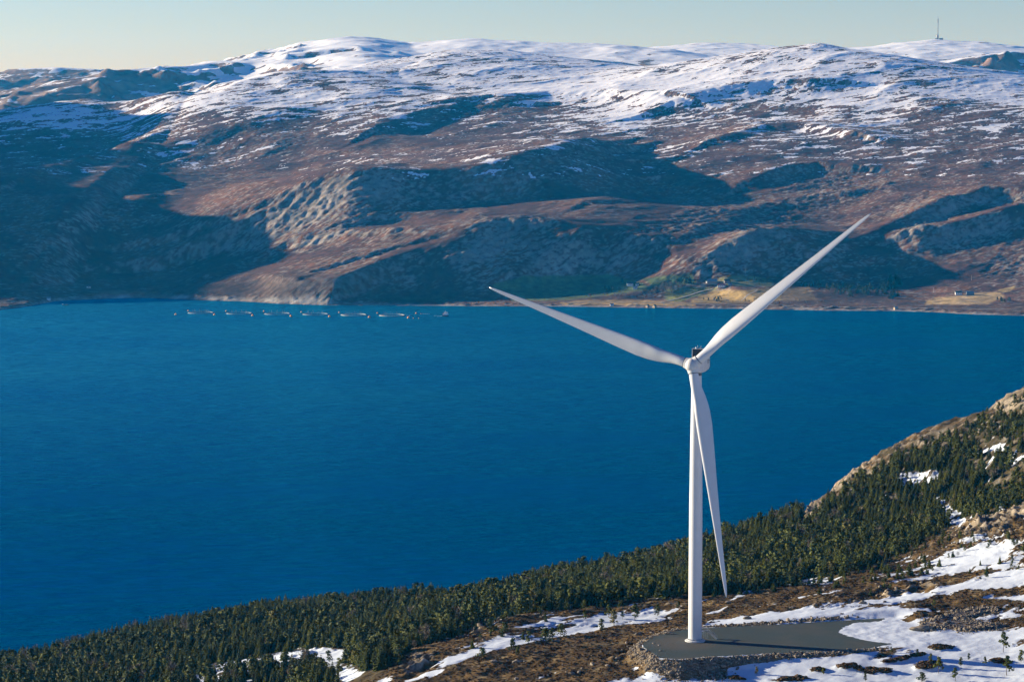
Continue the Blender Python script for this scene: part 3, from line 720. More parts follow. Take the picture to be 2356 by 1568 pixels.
snow_n = np.where(sdp > .1, .6, snow_n)
near_m = terrain_mat('near_ground', .9, .35, .8, .07, .55, (.70, .77, .82))
near_o = grid_mesh('near_hillside', XN, YN, ZN, {'Cover': np.clip(CN, .004, 1), 'Snow': snow_n}, near_m)
tag(near_o, 'brown heath and snow hillside with rocky knolls above the fjord', None, None, 'structure')
def ground_near(x, y):
    """height of the near hillside at a point"""
    i = int(np.clip(np.searchsorted(xn, x) - 1, 0, len(xn) - 2)); j = int(np.clip(np.searchsorted(yn, y) - 1, 0, len(yn) - 2))
    fx = (x - xn[i]) / (xn[i + 1] - xn[i]); fy = (y - yn[j]) / (yn[j + 1] - yn[j])
    return float((ZN[j, i] * (1 - fx) + ZN[j, i + 1] * fx) * (1 - fy) + (ZN[j + 1, i] * (1 - fx) + ZN[j + 1, i + 1] * fx) * fy)
def near_hit(sx, sy, d0=700, d1=1700):
    D = d0
    while D < d1:
        x, y, z = at(sx, sy, D)
        if ground_near(x, y) >= z: return (x, y, ground_near(x, y))
        D += 1.0
    return None

# ------------------------------------------------------------------ crane pad surface (gravel sheet, 3 cm proud of the bench)
pad_m = bpy.data.materials.new('pad_gravel'); pad_m.use_nodes = True
N, L = pad_m.node_tree.nodes, pad_m.node_tree.links
b = N['Principled BSDF']; b.inputs['Roughness'].default_value = .92; b.inputs['Specular IOR Level'].default_value = .15
geo = N.new('ShaderNodeNewGeometry')
n1 = N.new('ShaderNodeTexNoise'); n1.inputs['Scale'].default_value = 1.4; n1.inputs['Detail'].default_value = 9; n1.inputs['Roughness'].default_value = .7
n2 = N.new('ShaderNodeTexNoise'); n2.inputs['Scale'].default_value = .09; n2.inputs['Detail'].default_value = 4
L.new(geo.outputs['Position'], n1.inputs['Vector']); L.new(geo.outputs['Position'], n2.inputs['Vector'])
# tyre rings round the tower
vm = N.new('ShaderNodeVectorMath'); vm.operation = 'SUBTRACT'; vm.inputs[1].default_value = (56.5, 889, 250)
L.new(geo.outputs['Position'], vm.inputs[0])
ln = N.new('ShaderNodeVectorMath'); ln.operation = 'LENGTH'; L.new(vm.outputs[0], ln.inputs[0])
wv = N.new('ShaderNodeTexNoise'); wv.noise_dimensions = '1D'; wv.inputs['Scale'].default_value = 1.5; L.new(ln.outputs['Value'], wv.inputs['W'])
fd = N.new('ShaderNodeMapRange'); fd.inputs[1].default_value = 9; fd.inputs[2].default_value = 18; fd.inputs[3].default_value = 1; fd.inputs[4].default_value = 0; L.new(ln.outputs['Value'], fd.inputs[0])
cr = N.new('ShaderNodeValToRGB'); cr.color_ramp.elements[0].color = (.038, .056, .053, 1); cr.color_ramp.elements[0].position = .35
cr.color_ramp.elements[1].color = (.070, .090, .084, 1); cr.color_ramp.elements[1].position = .68
L.new(n1.outputs[0], cr.inputs[0])
m1 = N.new('ShaderNodeMix'); m1.data_type = 'RGBA'; m1.inputs[7].default_value = (.105, .092, .075, 1)
ad = N.new('ShaderNodeMath'); ad.operation = 'MULTIPLY'; L.new(wv.outputs[0], ad.inputs[0]); L.new(fd.outputs[0], ad.inputs[1])
ad2 = N.new('ShaderNodeMapRange'); ad2.inputs[1].default_value = .25; ad2.inputs[2].default_value = .55; ad2.inputs[4].default_value = .8; L.new(ad.outputs[0], ad2.inputs[0])
m2 = N.new('ShaderNodeMapRange'); m2.inputs[1].default_value = .48; m2.inputs[2].default_value = .7; m2.inputs[4].default_value = .45; L.new(n2.outputs[0], m2.inputs[0])
mxx = N.new('ShaderNodeMath'); mxx.operation = 'MAXIMUM'; L.new(ad2.outputs[0], mxx.inputs[0]); L.new(m2.outputs[0], mxx.inputs[1])
L.new(mxx.outputs[0], m1.inputs[0]); L.new(cr.outputs[0], m1.inputs[6]); L.new(m1.outputs[2], b.inputs['Base Color'])
bp = N.new('ShaderNodeBump'); bp.inputs['Strength'].default_value = .5; bp.inputs['Distance'].default_value = .12; L.new(n1.outputs[0], bp.inputs['Height']); L.new(bp.outputs[0], b.inputs['Normal'])
bm = bmesh.new()
pts = []
rr_ = random.Random(5)
n_ = len(PADW)
for i in range(n_):
    a, c = PADW[i], PADW[(i + 1) % n_]
    seg = max(1, int(math.dist(a, c) / .9))
    for k in range(seg):
        t = k / seg; j = .28 if a[0] > 0 else 0
        snowy = 7 <= i <= 13
        jj = .75 if snowy else .25
        pts.append((a[0] + (c[0] - a[0]) * t + rr_.uniform(-jj, jj), a[1] + (c[1] - a[1]) * t + rr_.uniform(-jj, jj)))
vs = [bm.verts.new((x, y, PADZ + .03)) for x, y in pts]
f = bm.faces.new(vs); bmesh.ops.triangulate(bm, faces=[f])
tag(obj('gravel_pad', bm, pad_m), 'dark grey gravel crane pad under the turbine', None, None, 'structure')
# ================================================================== wind turbine
white = mat('turbine_white_paint', (.66, .66, .64), .38, var=.03, scale=.35, spec=.4)
hub_w = mat('hub_white_paint', (.63, .62, .58), .42, var=.10, scale=.8, spec=.4)
seam_m = mat('seam_rubber', (.10, .11, .12), .7)
steel_m = mat('galvanised_steel', (.38, .40, .42), .45, metal=.6)
dark_m = mat('cooler_fins', (.035, .042, .05), .55, var=.2, scale=6)
conc_m = mat('foundation_concrete', (.52, .52, .50), .8, var=.12, scale=1.2)
TB = Vector(at(1598.4, 1473.5, 893.0)); TB.z = PADZ + .03
turb = empty('wind_turbine', TB, 0, 'tall white three-bladed wind turbine standing on the gravel crane pad', 'wind turbine')
HZ = 90.95
bm = bmesh.new()
lathe(bm, [(2.24, .35), (2.24, 24), (2.16, 45), (1.95, 66), (1.62, HZ - 2.4)], 64)
obj('tower', bm, white, turb, True, 40)
for z in (24.0, 45.0, 66.0):
    r = np.interp(z, [24, 45, 66], [2.24, 2.16, 1.95])
    bm = bmesh.new(); lathe(bm, [(r + .004, z - .06), (r + .025, z - .03), (r + .025, z + .03), (r + .003, z + .06)], 64)
    obj('flange_seam', bm, white, turb, True, 30)
bm = bmesh.new(); lathe(bm, [(3.34, -.02), (3.34, .30), (3.2, .38), (2.62, .40)], 64); obj('foundation_plinth', bm, conc_m, turb, True, 30)
bm = bmesh.new(); lathe(bm, [(2.62, .36), (2.62, .58), (2.26, .62)], 64); obj('base_flange', bm, white, turb, True, 30)
bm = bmesh.new()
for k in range(72):
    a = 2 * math.pi * k / 72; tube(bm, (2.45 * math.cos(a), 2.45 * math.sin(a), .58), (2.45 * math.cos(a), 2.45 * math.sin(a), .95), .055, n=6)
obj('anchor_bolts', bm, steel_m, turb)
PSI, TAU, PHI, RB = math.radians(20.24), math.radians(9.9), math.radians(48.19), 76.0
n_ax = Vector((-math.sin(PSI) * math.cos(TAU), -math.cos(PSI) * math.cos(TAU), math.sin(TAU)))
h_ax = Vector((math.cos(PSI), -math.sin(PSI), 0)); v_ax = h_ax.cross(n_ax) * -1
if v_ax.z < 0: v_ax = -v_ax
HUB = Vector((0, 0, HZ)) + n_ax * 5.0
# hub
bm = bmesh.new()
prof = [(.01, 2.75), (.6, 2.68), (1.2, 2.42), (1.75, 1.95), (2.15, 1.3), (2.38, .55), (2.42, -.2), (2.36, -1.0), (2.2, -1.7), (2.05, -1.9)]
lathe(bm, [(r, h) for r, h in reversed(prof)], 48, n_ax, HUB)
hub = obj('hub', bm, hub_w, turb, True, 50)
def blade_dir(k):
    p = PHI + k * 2 * math.pi / 3
    return h_ax * math.sin(p) + v_ax * math.cos(p), h_ax * math.cos(p) - v_ax * math.sin(p)
for k in range(3):
    e, m = blade_dir(k)
    bm = bmesh.new()
    lathe(bm, [(2.0, 1.3), (1.82, 2.2), (1.74, 2.62), (1.66, 2.66)], 40, e, HUB)
    obj('blade_root_collar', bm, hub_w, hub, True, 40)
    bm = bmesh.new(); lathe(bm, [(1.57, 2.60), (1.60, 2.86)], 40, e, HUB); obj('root_seal', bm, seam_m, hub, True, 40)
bm = bmesh.new(); bmesh.ops.create_icosphere(bm, subdivisions=1, radius=.13, matrix=Matrix.Translation(HUB + n_ax * 2.45 - v_ax * .2 + h_ax * .9)); obj('service_hatch', bm, seam_m, hub)
# blades
def foil(tc, n=14):
    """closed section of unit chord, leading edge at +x; x from .5 to -.5"""
    pts = []
    for i in range(2 * n):
        a = 2 * math.pi * i / (2 * n)
        x = .5 * (1 - math.cos(a)); s = 1 if i < n else -1
        y = 5 * tc * (.2969 * math.sqrt(max(x, 0)) - .126 * x - .3516 * x * x + .2843 * x ** 3 - .1036 * x ** 4)
        cam = .035 * (1 - (2 * x - 1) ** 2)
        pts.append((.5 - x, s * y + cam))
    return pts
def blade_mesh():
    me = bpy.data.meshes.new('blade'); V, F = [], []
    st = [2.72] + [2.9 + (RB - 2.9) * (i / 70.0) ** 1.0 for i in range(71)]
    ns = 28
    for r in st:
        q = r / RB
        chord = float(np.interp(q, [0, .04, .08, .14, .20, .26, .35, .5, .7, .85, .93, .97, .99, 1.0], [3.05, 3.05, 3.25, 4.2, 5.0, 5.15, 4.65, 3.6, 2.35, 1.6, 1.2, .85, .5, .12]))
        tc = float(np.interp(q, [0, .05, .10, .16, .22, .35, .5, .8, 1], [1, 1, .78, .52, .38, .28, .23, .18, .15]))
        w = float(sstep(.05, .17, q)); tw = math.radians(float(np.interp(q, [0, .1, .2, .35, .6, 1], [14, 14, 11, 7, 3, 0]))) + math.radians(2)
        off = -.20 * chord * w * float(np.interp(q, [0, .25, 1], [1, 1, .8]))
        fo = foil(min(tc, .5), ns // 2)
        for i, (fx, fy) in enumerate(fo):
            a = 2 * math.pi * i / ns
            cx, cy = .5 * math.cos(a), .5 * math.sin(a) * tc
            x = (cx * (1 - w) + fx * w) * chord + off; y = (cy * (1 - w) + fy * w) * chord
            x, y = x * math.cos(tw) + y * math.sin(tw), -x * math.sin(tw) + y * math.cos(tw)
            V.append((x, y, r))
    for j in range(len(st) - 1):
        for i in range(ns):
            i2 = (i + 1) % ns
            F.append((j * ns + i, j * ns + i2, (j + 1) * ns + i2, (j + 1) * ns + i))
    F.append(tuple(reversed(range(ns)))); F.append(tuple((len(st) - 1) * ns + i for i in range(ns)))
    me.from_pydata(V, [], F); me.update()
    me.polygons.foreach_set('use_smooth', [True] * len(me.polygons)); me.materials.append(white)
    b_ = bmesh.new(); b_.from_mesh(me); bmesh.ops.recalc_face_normals(b_, faces=b_.faces); b_.to_mesh(me); b_.free()
    return me
bme = blade_mesh()
for k in range(3):
    e, m = blade_dir(k)
    o = link('blade', bme, turb)
    M = Matrix.Identity(4)
    for i in range(3): M[i][0] = m[i]; M[i][1] = -n_ax[i]; M[i][2] = e[i]; M[i][3] = HUB[i]
    o.matrix_local = M
# nacelle
nx = Vector((n_ax.x, n_ax.y, 0)).normalized()
NM = Matrix.Identity(4)
for i in range(3): NM[i][0] = h_ax[i]; NM[i][1] = -nx[i]; NM[i][2] = (0, 0, 1)[i]
NM.translation = Vector((0, 0, HZ + .25))
def rloft(bm, secs):
    """rounded-box sections (y, half width, z low, z high, corner radius)"""
    rings = []
    for y, hw, z0, z1, rc in secs:
        ring = []
        for (cx, cz, a0) in ((hw - rc, z1 - rc, 0), (-hw + rc, z1 - rc, 90), (-hw + rc, z0 + rc, 180), (hw - rc, z0 + rc, 270)):
            for t in range(5):
                a = math.radians(a0 + t * 22.5); ring.append(bm.verts.new((cx + rc * math.cos(a), y, cz + rc * math.sin(a))))
        rings.append(ring)
    n = len(rings[0])
    for a, b in zip(rings, rings[1:]):
        for i in range(n): bm.faces.new((a[i], a[(i + 1) % n], b[(i + 1) % n], b[i]))
    bm.faces.new(rings[0]); bm.faces.new(list(reversed(rings[-1])))
    bmesh.ops.recalc_face_normals(bm, faces=bm.faces)
bm = bmesh.new()
rloft(bm, [(-3.0, 1.75, -1.9, 1.75, .8), (-2.2, 1.95, -2.1, 1.95, .7), (0, 2.2, -2.25, 2.25, .55), (3.5, 2.25, -2.2, 2.55, .5), (7.0, 2.2, -1.8, 2.75, .5), (8.2, 2.1, -1.2, 2.6, .5), (8.6, 1.8, -.6, 2.3, .5)])
na = obj('nacelle', bm, hub_w, turb, True, 35); na.matrix_local = NM
bm = bmesh.new(); lathe(bm, [(1.75, -3.0), (1.62, -2.2), (1.62, -1.9)], 40); yw = obj('yaw_ring', bm, seam_m, turb, True, 40); yw.location = (0, 0, HZ + .1)
# mark on the nacelle flank: an outlined wedge
bm = bmesh.new()
tri = [(5.0, 1.5), (7.4, 1.4), (5.3, .3)]
for (a, b_), wd in zip(zip(tri, tri[1:] + tri[:1]), (.16, .18, .34)):
    L_ = math.dist(a, b_); ang = math.atan2(b_[1] - a[1], b_[0] - a[0])
    box(bm, (2.255, (a[0] + b_[0]) / 2, (a[1] + b_[1]) / 2), (.02, L_ + .06, wd), rx=ang)
lg = obj('wedge_mark', bm, dark_m, na)
# cooler on the roof
cl = bmesh.new()
box(cl, (-1.95, 1.6, 3.9), (.28, .5, 3.2), bev=.1); box(cl, (1.95, 1.6, 3.9), (.28, .5, 3.2), bev=.1); box(cl, (0, 1.6, 5.42), (4.18, .52, .26), bev=.1)
co = obj('cooler_frame', cl, hub_w, turb, True, 40); co.matrix_local = NM
bm = bmesh.new(); box(bm, (0, 1.62, 3.85), (3.6, .3, 2.9)); cp = obj('cooler_radiator', bm, dark_m, co)
for k in range(9):
    bm = bmesh.new(); box(bm, (0, 1.44, 2.7 + k * .31), (3.6, .05, .04)); obj('fin', bm, seam_m, co)
for x, h in ((-.2, 1.05), (.95, 1.0), (.35, .4)):
    bm = bmesh.new(); tube(bm, (x, 1.6, 5.5), (x, 1.6, 5.55 + h), .04, n=6); obj('lightning_rod', bm, hub_w, co)
bm = bmesh.new(); tube(bm, (-.75, 1.6, 5.5), (-.75, 1.6, 5.95), .26, .2, n=14); obj('aviation_light', bm, white, co)
# door stair
P0 = Vector(at_z(1648.4, 1469.3, PADZ)) - TB; P1 = Vector(at_z(1626, 1449, PADZ + 2.6)) - TB
P0.z = 0.0; P1.z = 2.6
st = empty('access_stair', (0, 0, 0)); st.parent = turb
d = (P1 - P0); dh = Vector((d.x, d.y, 0)).normalized(); sd = Vector((-dh.y, dh.x, 0))
bm = bmesh.new()
for s in (-.5, .5): tube(bm, P0 + sd * s, P1 + sd * s, .07, n=6)
obj('stringer', bm, steel_m, st)
for k in range(12):
    bm = bmesh.new(); c = P0 + d * ((k + .5) / 12); box(bm, c, (.26, 1.0, .04), rz=math.atan2(dh.y, dh.x)); obj('step', bm, steel_m, st)
for s in (-.5, .5):
    bm = bmesh.new(); up = Vector((0, 0, 1.0))
    tube(bm, P0 + sd * s + up, P1 + sd * s + up, .035, n=6); tube(bm, P0 + sd * s + up * .5, P1 + sd * s + up * .5, .025, n=6)
    for k in range(7):
        c = P0 + d * (k / 6) + sd * s; tube(bm, c, c + up, .03, n=6)
    obj('railing', bm, steel_m, st)
bm = bmesh.new(); pc = P1 + dh * .55; box(bm, pc, (1.2, 1.3, .06), rz=math.atan2(dh.y, dh.x))
tw_ = Vector((0, 0, 2.6)); pl = pc - Vector((0, 0, 2.6)); pl.z = 0
t_in = pl.normalized() * 2.1 + Vector((0, 0, 2.6)); mid = (pc + t_in) / 2
box(bm, mid, ((pc - t_in).length, 1.0, .06), rz=math.atan2((pc - t_in).y, (pc - t_in).x)); obj('platform', bm, steel_m, st)
bm = bmesh.new()
for s in (-.6, .6):
    for q in (pc + dh * .5 + sd * s, pc - dh * .5 + sd * s): tube(bm, Vector((q.x, q.y, 0)), Vector((q.x, q.y, 2.6)), .045, n=6)
obj('platform_posts', bm, steel_m, st)
a_ = math.atan2(pl.y, pl.x)
bm = bmesh.new(); box(bm, (2.22 * math.cos(a_), 2.22 * math.sin(a_), 3.7), (.14, .95, 2.1), rz=a_, bev=.04); obj('door', bm, steel_m, turb)

# ================================================================== trees
bark = mat('bark', (.10, .07, .05), .9)
needle = leaf_mat('needles', (.036, .050, .009), (.100, .108, .015), (.14, .12, .03))
needle_far = leaf_mat('far_needles', (.022, .034, .012), (.05, .06, .02))
twig = leaf_mat('bare_twigs', (.12, .095, .07), (.20, .16, .12))
def spruce_mesh(rn, h=1.0, w=.21, layers=11, fr=8):
    V, F = [], []
    for l in range(layers):
        t = l / (layers - 1); z = h * (.10 + .88 * t); r0 = w * (1 - t) ** .85 * rn.uniform(.8, 1.2) + .018
        for k in range(fr if t < .8 else 5):
            a = 2 * math.pi * (k + rn.random()) / fr; r = r0 * rn.uniform(.65, 1.25); hw = r * .42 + .012
            cx, cy = math.cos(a), math.sin(a); dz = -r * rn.uniform(.25, .6)
            i = len(V)
            V += [(0, 0, z + .03), (cx * r * .6 - cy * hw, cy * r * .6 + cx * hw, z + dz * .55), (cx * r, cy * r, z + dz), (cx * r * .6 + cy * hw, cy * r * .6 - cx * hw, z + dz * .55)]
            F += [(i, i + 1, i + 2), (i, i + 2, i + 3)]
            V += [(cx * r * .3, cy * r * .3, z + .04), (cx * r * .85 - cy * hw * .2, cy * r * .85, z + dz * .4), (cx * r * .75, cy * r * .75, z + dz - .045)]
            F += [(i + 4, i + 5, i + 6)]
    V += [(.012, 0, h * .93), (-.012, .008, h * .93), (0, 0, h * 1.04)]; F += [(len(V) - 3, len(V) - 2, len(V) - 1)]
    return V, F
def pine_mesh(rn, h=1.0, clumps=9, per=26, wide=.26, low=.28):
    V, F = [], []
    for c in range(clumps):
        t = (c + .5) / clumps; zz = h * (low + (1 - low) * .92 * t); rr = wide * (1.05 - t * .75)
        a = rn.random() * 6.28; q = rr * rn.uniform(.2, .8) * (0.1 if c == clumps - 1 else 1)
        cx, cy = q * math.cos(a), q * math.sin(a); cr = rn.uniform(.10, .16) * (1.25 - .45 * t)
        for _ in range(per):
            u = Vector((rn.gauss(0, 1), rn.gauss(0, 1), rn.gauss(0, .75))).normalized() * cr * rn.uniform(.55, 1.12)
            p = Vector((cx, cy, zz)) + Vector((u.x, u.y, u.z * .7)); s = rn.uniform(.022, .045)
            nrm = (u.normalized() + Vector((rn.uniform(-.6, .6), rn.uniform(-.6, .6), rn.uniform(-.2, .7)))).normalized()
            t1 = nrm.orthogonal().normalized(); t2 = nrm.cross(t1); i = len(V)
            V += [tuple(p + t1 * s * 1.5), tuple(p + t2 * s), tuple(p - t1 * s * 1.3), tuple(p - t2 * s * 1.1)]; F += [(i, i + 1, i + 2, i + 3)]
    return V, F
def trunk_mesh(rn, h=1.0, r=.014, top=.95, limbs=6):
    V, F = [], []
    def cone(a, b, ra, rb, n=5):
        a, b = Vector(a), Vector(b); q = (b - a).to_track_quat('Z', 'Y'); i = len(V)
        for p, r_ in ((a, ra), (b, rb)):
            for k in range(n): V.append(tuple(p + q @ Vector((r_ * math.cos(6.283 * k / n), r_ * math.sin(6.283 * k / n), 0))))
        for k in range(n): F.append((i + k, i + (k + 1) % n, i + n + (k + 1) % n, i + n + k))
    bend = (rn.uniform(-.03, .03), rn.uniform(-.03, .03))
    cone((0, 0, -.06), (bend[0], bend[1], h * .5), r * 1.3, r * .8); cone((bend[0], bend[1], h * .5), (0, 0, h * top), r * .8, r * .25)
    for k in range(limbs):
        z = h * rn.uniform(.3, .8); a = rn.random() * 6.28; l = .14 * rn.uniform(.6, 1.2)
        cone((0, 0, z), (l * math.cos(a), l * math.sin(a), z + l * .5), r * .4, r * .15, 3)
    return V, F
def birch_mesh(rn):
    V, F = [], []
    def rib(a, b, w):
        d_ = (b - a); s = d_.cross(Vector((rn.uniform(-1, 1), rn.uniform(-1, 1), .2))).normalized() * w; i = len(V)
        V.extend([tuple(a - s), tuple(a + s), tuple(b + s * .4), tuple(b - s * .4)]); F.append((i, i + 1, i + 2, i + 3))
    rib(Vector((0, 0, 0)), Vector((0, 0, .9)), .014); rib(Vector((0, 0, 0)), Vector((.02, .02, .8)), .012)
    for k in range(34):
        z = rn.uniform(.2, .9); a = rn.random() * 6.28; l = .26 * (1.1 - z) + .07
        p = Vector((0, 0, z)); q = Vector((l * math.cos(a), l * math.sin(a), z + l * .8)); rib(p, q, .008)
        for _ in range(5):
            m_ = p.lerp(q, rn.uniform(.3, 1)); e_ = m_ + Vector((rn.uniform(-.09, .09), rn.uniform(-.09, .09), rn.uniform(.02, .14))); rib(m_, e_, .009)
    return V, F
rn = random.Random(3)
SPR = [arr_mesh('crown', *spruce_mesh(rn, w=rn.uniform(.18, .25))) for _ in range(4)]
PIN = [arr_mesh('crown', *pine_mesh(rn, clumps=rn.choice((8, 9, 11)), wide=rn.uniform(.2, .28), low=.16)) for _ in range(5)]
OPN = [arr_mesh('crown', *pine_mesh(rn, clumps=8, per=34, wide=.30, low=.30)) for _ in range(3)]
BIR = [arr_mesh('crown', *birch_mesh(rn)) for _ in range(2)]
TRK = [arr_mesh('trunk', *trunk_mesh(rn)) for _ in range(4)]
for m_ in SPR + PIN + OPN: m_.materials.append(needle)
for m_ in BIR: m_.materials.append(twig)
for m_ in TRK: m_.materials.append(bark)
def plant(kind, x, y, z, h, w=1.0, label=None, group=None, cat='tree', rz=None):
    crown = rn.choice({'spruce_tree': SPR, 'pine_tree': PIN, 'open_pine_tree': OPN, 'birch_tree': BIR}[kind])
    e = empty('pine_tree' if kind == 'open_pine_tree' else kind, (x, y, z - .05), rn.random() * 6.28 if rz is None else rz, label, cat, group)
    e.scale = (h * w, h * w, h)
    link('trunk', rn.choice(TRK), e); link('crown', crown, e)
    return e
# young pines standing alone on snow and heath: (sheet x, sheet y of the foot, height in m, width, label)
LONE = [
 (2110, 1512, 2.3, 1.0, 'small pine in the blue turbine shadow beside a brown heath patch'),
 (2228, 1517, 1.9, 1.1, 'small dark pine at the lower edge of the turbine shadow'),
 (2307, 1500, 5.6, .85, 'tall open pine with a bare trunk standing alone on the snow near the right edge'),
 (2315, 1552, 5.2, .95, 'flat-topped pine with long trunk on snow in the bottom right corner'),
 (2348, 1523, 3.4, 1.2, 'bushy pine at the right edge in the turbine shadow'),
 (2210, 1536, 3.0, .8, 'slim young pine right of the round juniper patch'),
 (2158, 1548, 4.4, .8, 'narrow pine in front of the round heath patch on snow'),
 (2140, 1524, 2.4, 1.1, 'young pine peeping up behind the round heath patch'),
 (2197, 1566, 3.6, .9, 'conical young pine at the bottom edge between snow patches'),
 (2120, 1568, 2.6, 1.7, 'low spreading pine bush at the bottom edge of the picture'),
 (1990, 1566, 2.2, 1.0, 'tiny pine at the bottom edge on smooth snow'),
 (1893, 1552, 1.8, 1.0, 'tiny dark pine on the snow below the rubble bank'),
 (2265, 1532, 2.6, .8, 'thin sapling on snow below the turbine shadow'),
 (1740, 1552, 2.2, 1.0, 'small pine on snow left of the heap of blasted rock'),
 (1460, 1427, 5.2, .95, 'tall cone-shaped young pine on the snowy hollow left of the tower'),
 (1412, 1436, 4.6, 1.25, 'broad olive pine at the left end of the snowy hollow'),
 (1400, 1420, 4.0, .9, 'slim pine behind the broad olive pine on the snowy hollow'),
 (1432, 1424, 2.6, .9, 'little pine between two larger ones on the snowy hollow'),
 (1512, 1416, 3.6, 1.2, 'dark wide pine just left of the tower by the far edge of the snow'),
 (1383, 1448, 3.4, 1.3, 'round pine at the heath edge of the snowy hollow'),
 (1345, 1425, 3.0, 1.1, 'small round pine on the snow strip left of the hollow'),
 (1290, 1466, 4.2, 1.35, 'wide dark pine at the right side of the long snow strip'),
 (1255, 1478, 4.4, 1.4, 'bushy pine clump at the centre of the heath slope'),
 (1270, 1472, 3.8, 1.2, 'pine joined to the bushy clump on the heath slope'),
 (1180, 1502, 4.4, .9, 'pine on the snow strip above the boulder slope'),
 (1192, 1508, 3.2, 1.0, 'smaller pine just right of the one on the snow strip'),
 (1108, 1515, 3.2, 1.6, 'low wide pine at the foot of the snow strip'),
 (1165, 1428, 3.6, 1.5, 'round pine on the brow of the heath ridge'),
 (1130, 1456, 4.6, 1.3, 'dark pine among snow streaks on the left heath ridge'),
 (1160, 1462, 4.0, 1.2, 'second dark pine among snow streaks on the left heath ridge'),
 (1215, 1480, 3.6, 1.2, 'pine at the top of the snow strip on the left slope'),
 (1345, 1402, 3.2, 1.1, 'short pine on the forest edge above the snow'),
 (1560, 1400, 2.4, 1.0, 'very small pine on the far snow edge left of the tower'),
 (2148, 1395, 2.2, 1.0, 'small bush-like pine beside the upper snow tongue'),
 (2050, 1500, 1.7, 1.0, 'tiny pine on snow right of the pad'),
]
for sx, sy, h, w, lab in LONE:
    q = near_hit(sx, min(sy, 1567))
    if q: plant('open_pine_tree' if w < .97 else 'pine_tree', q[0], q[1], q[2], h * 1.25, w * 1.15, lab, 'young pines on the snow and heath')
# --- forest: candidate spots
rs = np.random.RandomState(17)
gxx, gyy = np.meshgrid(np.arange(-440, 610, 2.7), np.arange(905, 1820, 2.7))
px_ = (gxx + rs.uniform(-2.6, 2.6, gxx.shape)).ravel(); py_ = (gyy + rs.uniform(-2.6, 2.6, gxx.shape)).ravel()
pz_ = bilin(xn[1:2] * 0 + 0, yn, ZN, px_, py_) if False else None
ix = np.clip(np.searchsorted(xn, px_) - 1, 0, len(xn) - 2); iy = np.clip(np.searchsorted(yn, py_) - 1, 0, len(yn) - 2)
pz_ = ZN[iy, ix]; ff = forest_floor[iy, ix]; bw = brow[iy, ix]; rk_ = rocky[iy, ix]; sd_ = sdp[iy, ix]; snf = sn_field[iy, ix]
psx, psy = sheet(px_, py_, pz_)
beyond = py_ - np.interp(px_ / py_, _rx, _s[:, 1])
dens = ff * np.where(beyond > 90, 0, 1)
dens = dens * (1 - np.clip(snf * 1.8, 0, .95)) * (1 - np.clip(bw * 1.0, 0, .90)) * (1 - .75 * np.clip(rk_, 0, 1))
brow_d = np.interp(psx, [1830, 2000, 2100, 2200, 2355], [1180, 1055, 1000, 965, 885])
dens = dens * np.where(psx > 1850, sstep(8, 80, psy - brow_d), 1)
dens *= .38 + .70 * sstep(-.45, .05, fbm(px_ / 38, py_ / 38, 3, seed=61))
# scattered pines just above the forest edge on the right knoll and the left ridge
edge = np.maximum(blob(psx, psy, 2130, 1290, 190, 60, -25), blob(psx, psy, 2300, 1280, 120, 70, -10) * .6) * .16 + blob(psx, psy, 1150, 1480, 150, 60, -20) * .07 + blob(psx, psy, 2000, 1330, 160, 26, -15) * .18
dens = np.maximum(dens, edge * (sd_ < -8) * (ff < .5))
keep = (rs.rand(len(px_)) < dens) & (psx > -160) & (psx < 3000) & (psy < 1620)
fx, fy, fz, fsx, fsy = px_[keep], py_[keep], pz_[keep], psx[keep], psy[keep]
hgt = (3.9 + 5.6 * rs.rand(len(fx)) ** 1.7) * (1 + .12 * fbm(fx / 60, fy / 60, 2, seed=62))
hgt *= np.where(fsx > 1950, .80, 1.0) * np.where(snf[keep] > .3, .75, 1)
hgt = np.where(ff[keep] < .5, rs.uniform(1.8, 3.6, len(fx)), hgt)
hgt *= 1 - .25 * sstep(500, 900, fsx) * sstep(1150, 950, fsx) * sstep(1420, 1380, fsy)
kindp = rs.rand(len(fx)); sprucy = sstep(-.3, .3, fbm(fx / 90, fy / 90, 2, seed=63)) * .4 + .38 + .2 * sstep(1000, 1400, fy)
kind = np.where(kindp < sprucy, 0, np.where(kindp < .982, 1, 2))
# the ones that show largest stand as trees of their own
order = np.argsort(fy)
def seen(i):
    x, y, z = fx[i], fy[i], fz[i] + hgt[i] * .7
    for t in np.linspace(.80, .985, 14):
        if ground_near(x * t, y * t) > CAM_Z + (z - CAM_Z) * t: return False
    return True
solo = []
for i in order:
    if len(solo) >= 255: break
    if -5 < fsx[i] < 2360 and fsy[i] < 1580 and seen(i): solo.append(i)
solo_set = set(solo)
ZONE = [(420, 'in the bottom left corner of the forest'), (640, 'by the snowy hump at bottom left'), (860, 'just right of the snowy hump at bottom left'), (940, 'under the rocky outcrop'), (1060, 'behind the rocky outcrop'), (1200, 'below the brow of the left heath ridge'),
        (1380, 'behind the left heath ridge'), (1590, 'at the forest edge left of the tower'), (1700, 'beside the hanging blade tip'), (1900, 'at the forest edge right of the tower'), (2080, 'at the foot of the right-hand knoll'), (9999, 'on the slope of the right-hand knoll')]
for i in solo:
    zone = next(t for lim, t in ZONE if fsx[i] < lim)
    size = ('short ' if hgt[i] < 5.5 else ('tall ' if hgt[i] > 8 else ''))
    k = int(kind[i]); nm = ('spruce_tree', 'pine_tree', 'birch_tree')[k]
    plant(nm, fx[i], fy[i], fz[i], hgt[i], rn.uniform(1.1, 1.6), size + {0: 'pointed dark green spruce ', 1: 'rounded olive green pine ', 2: 'leafless pale birch '}[k] + zone, 'trees ' + zone)
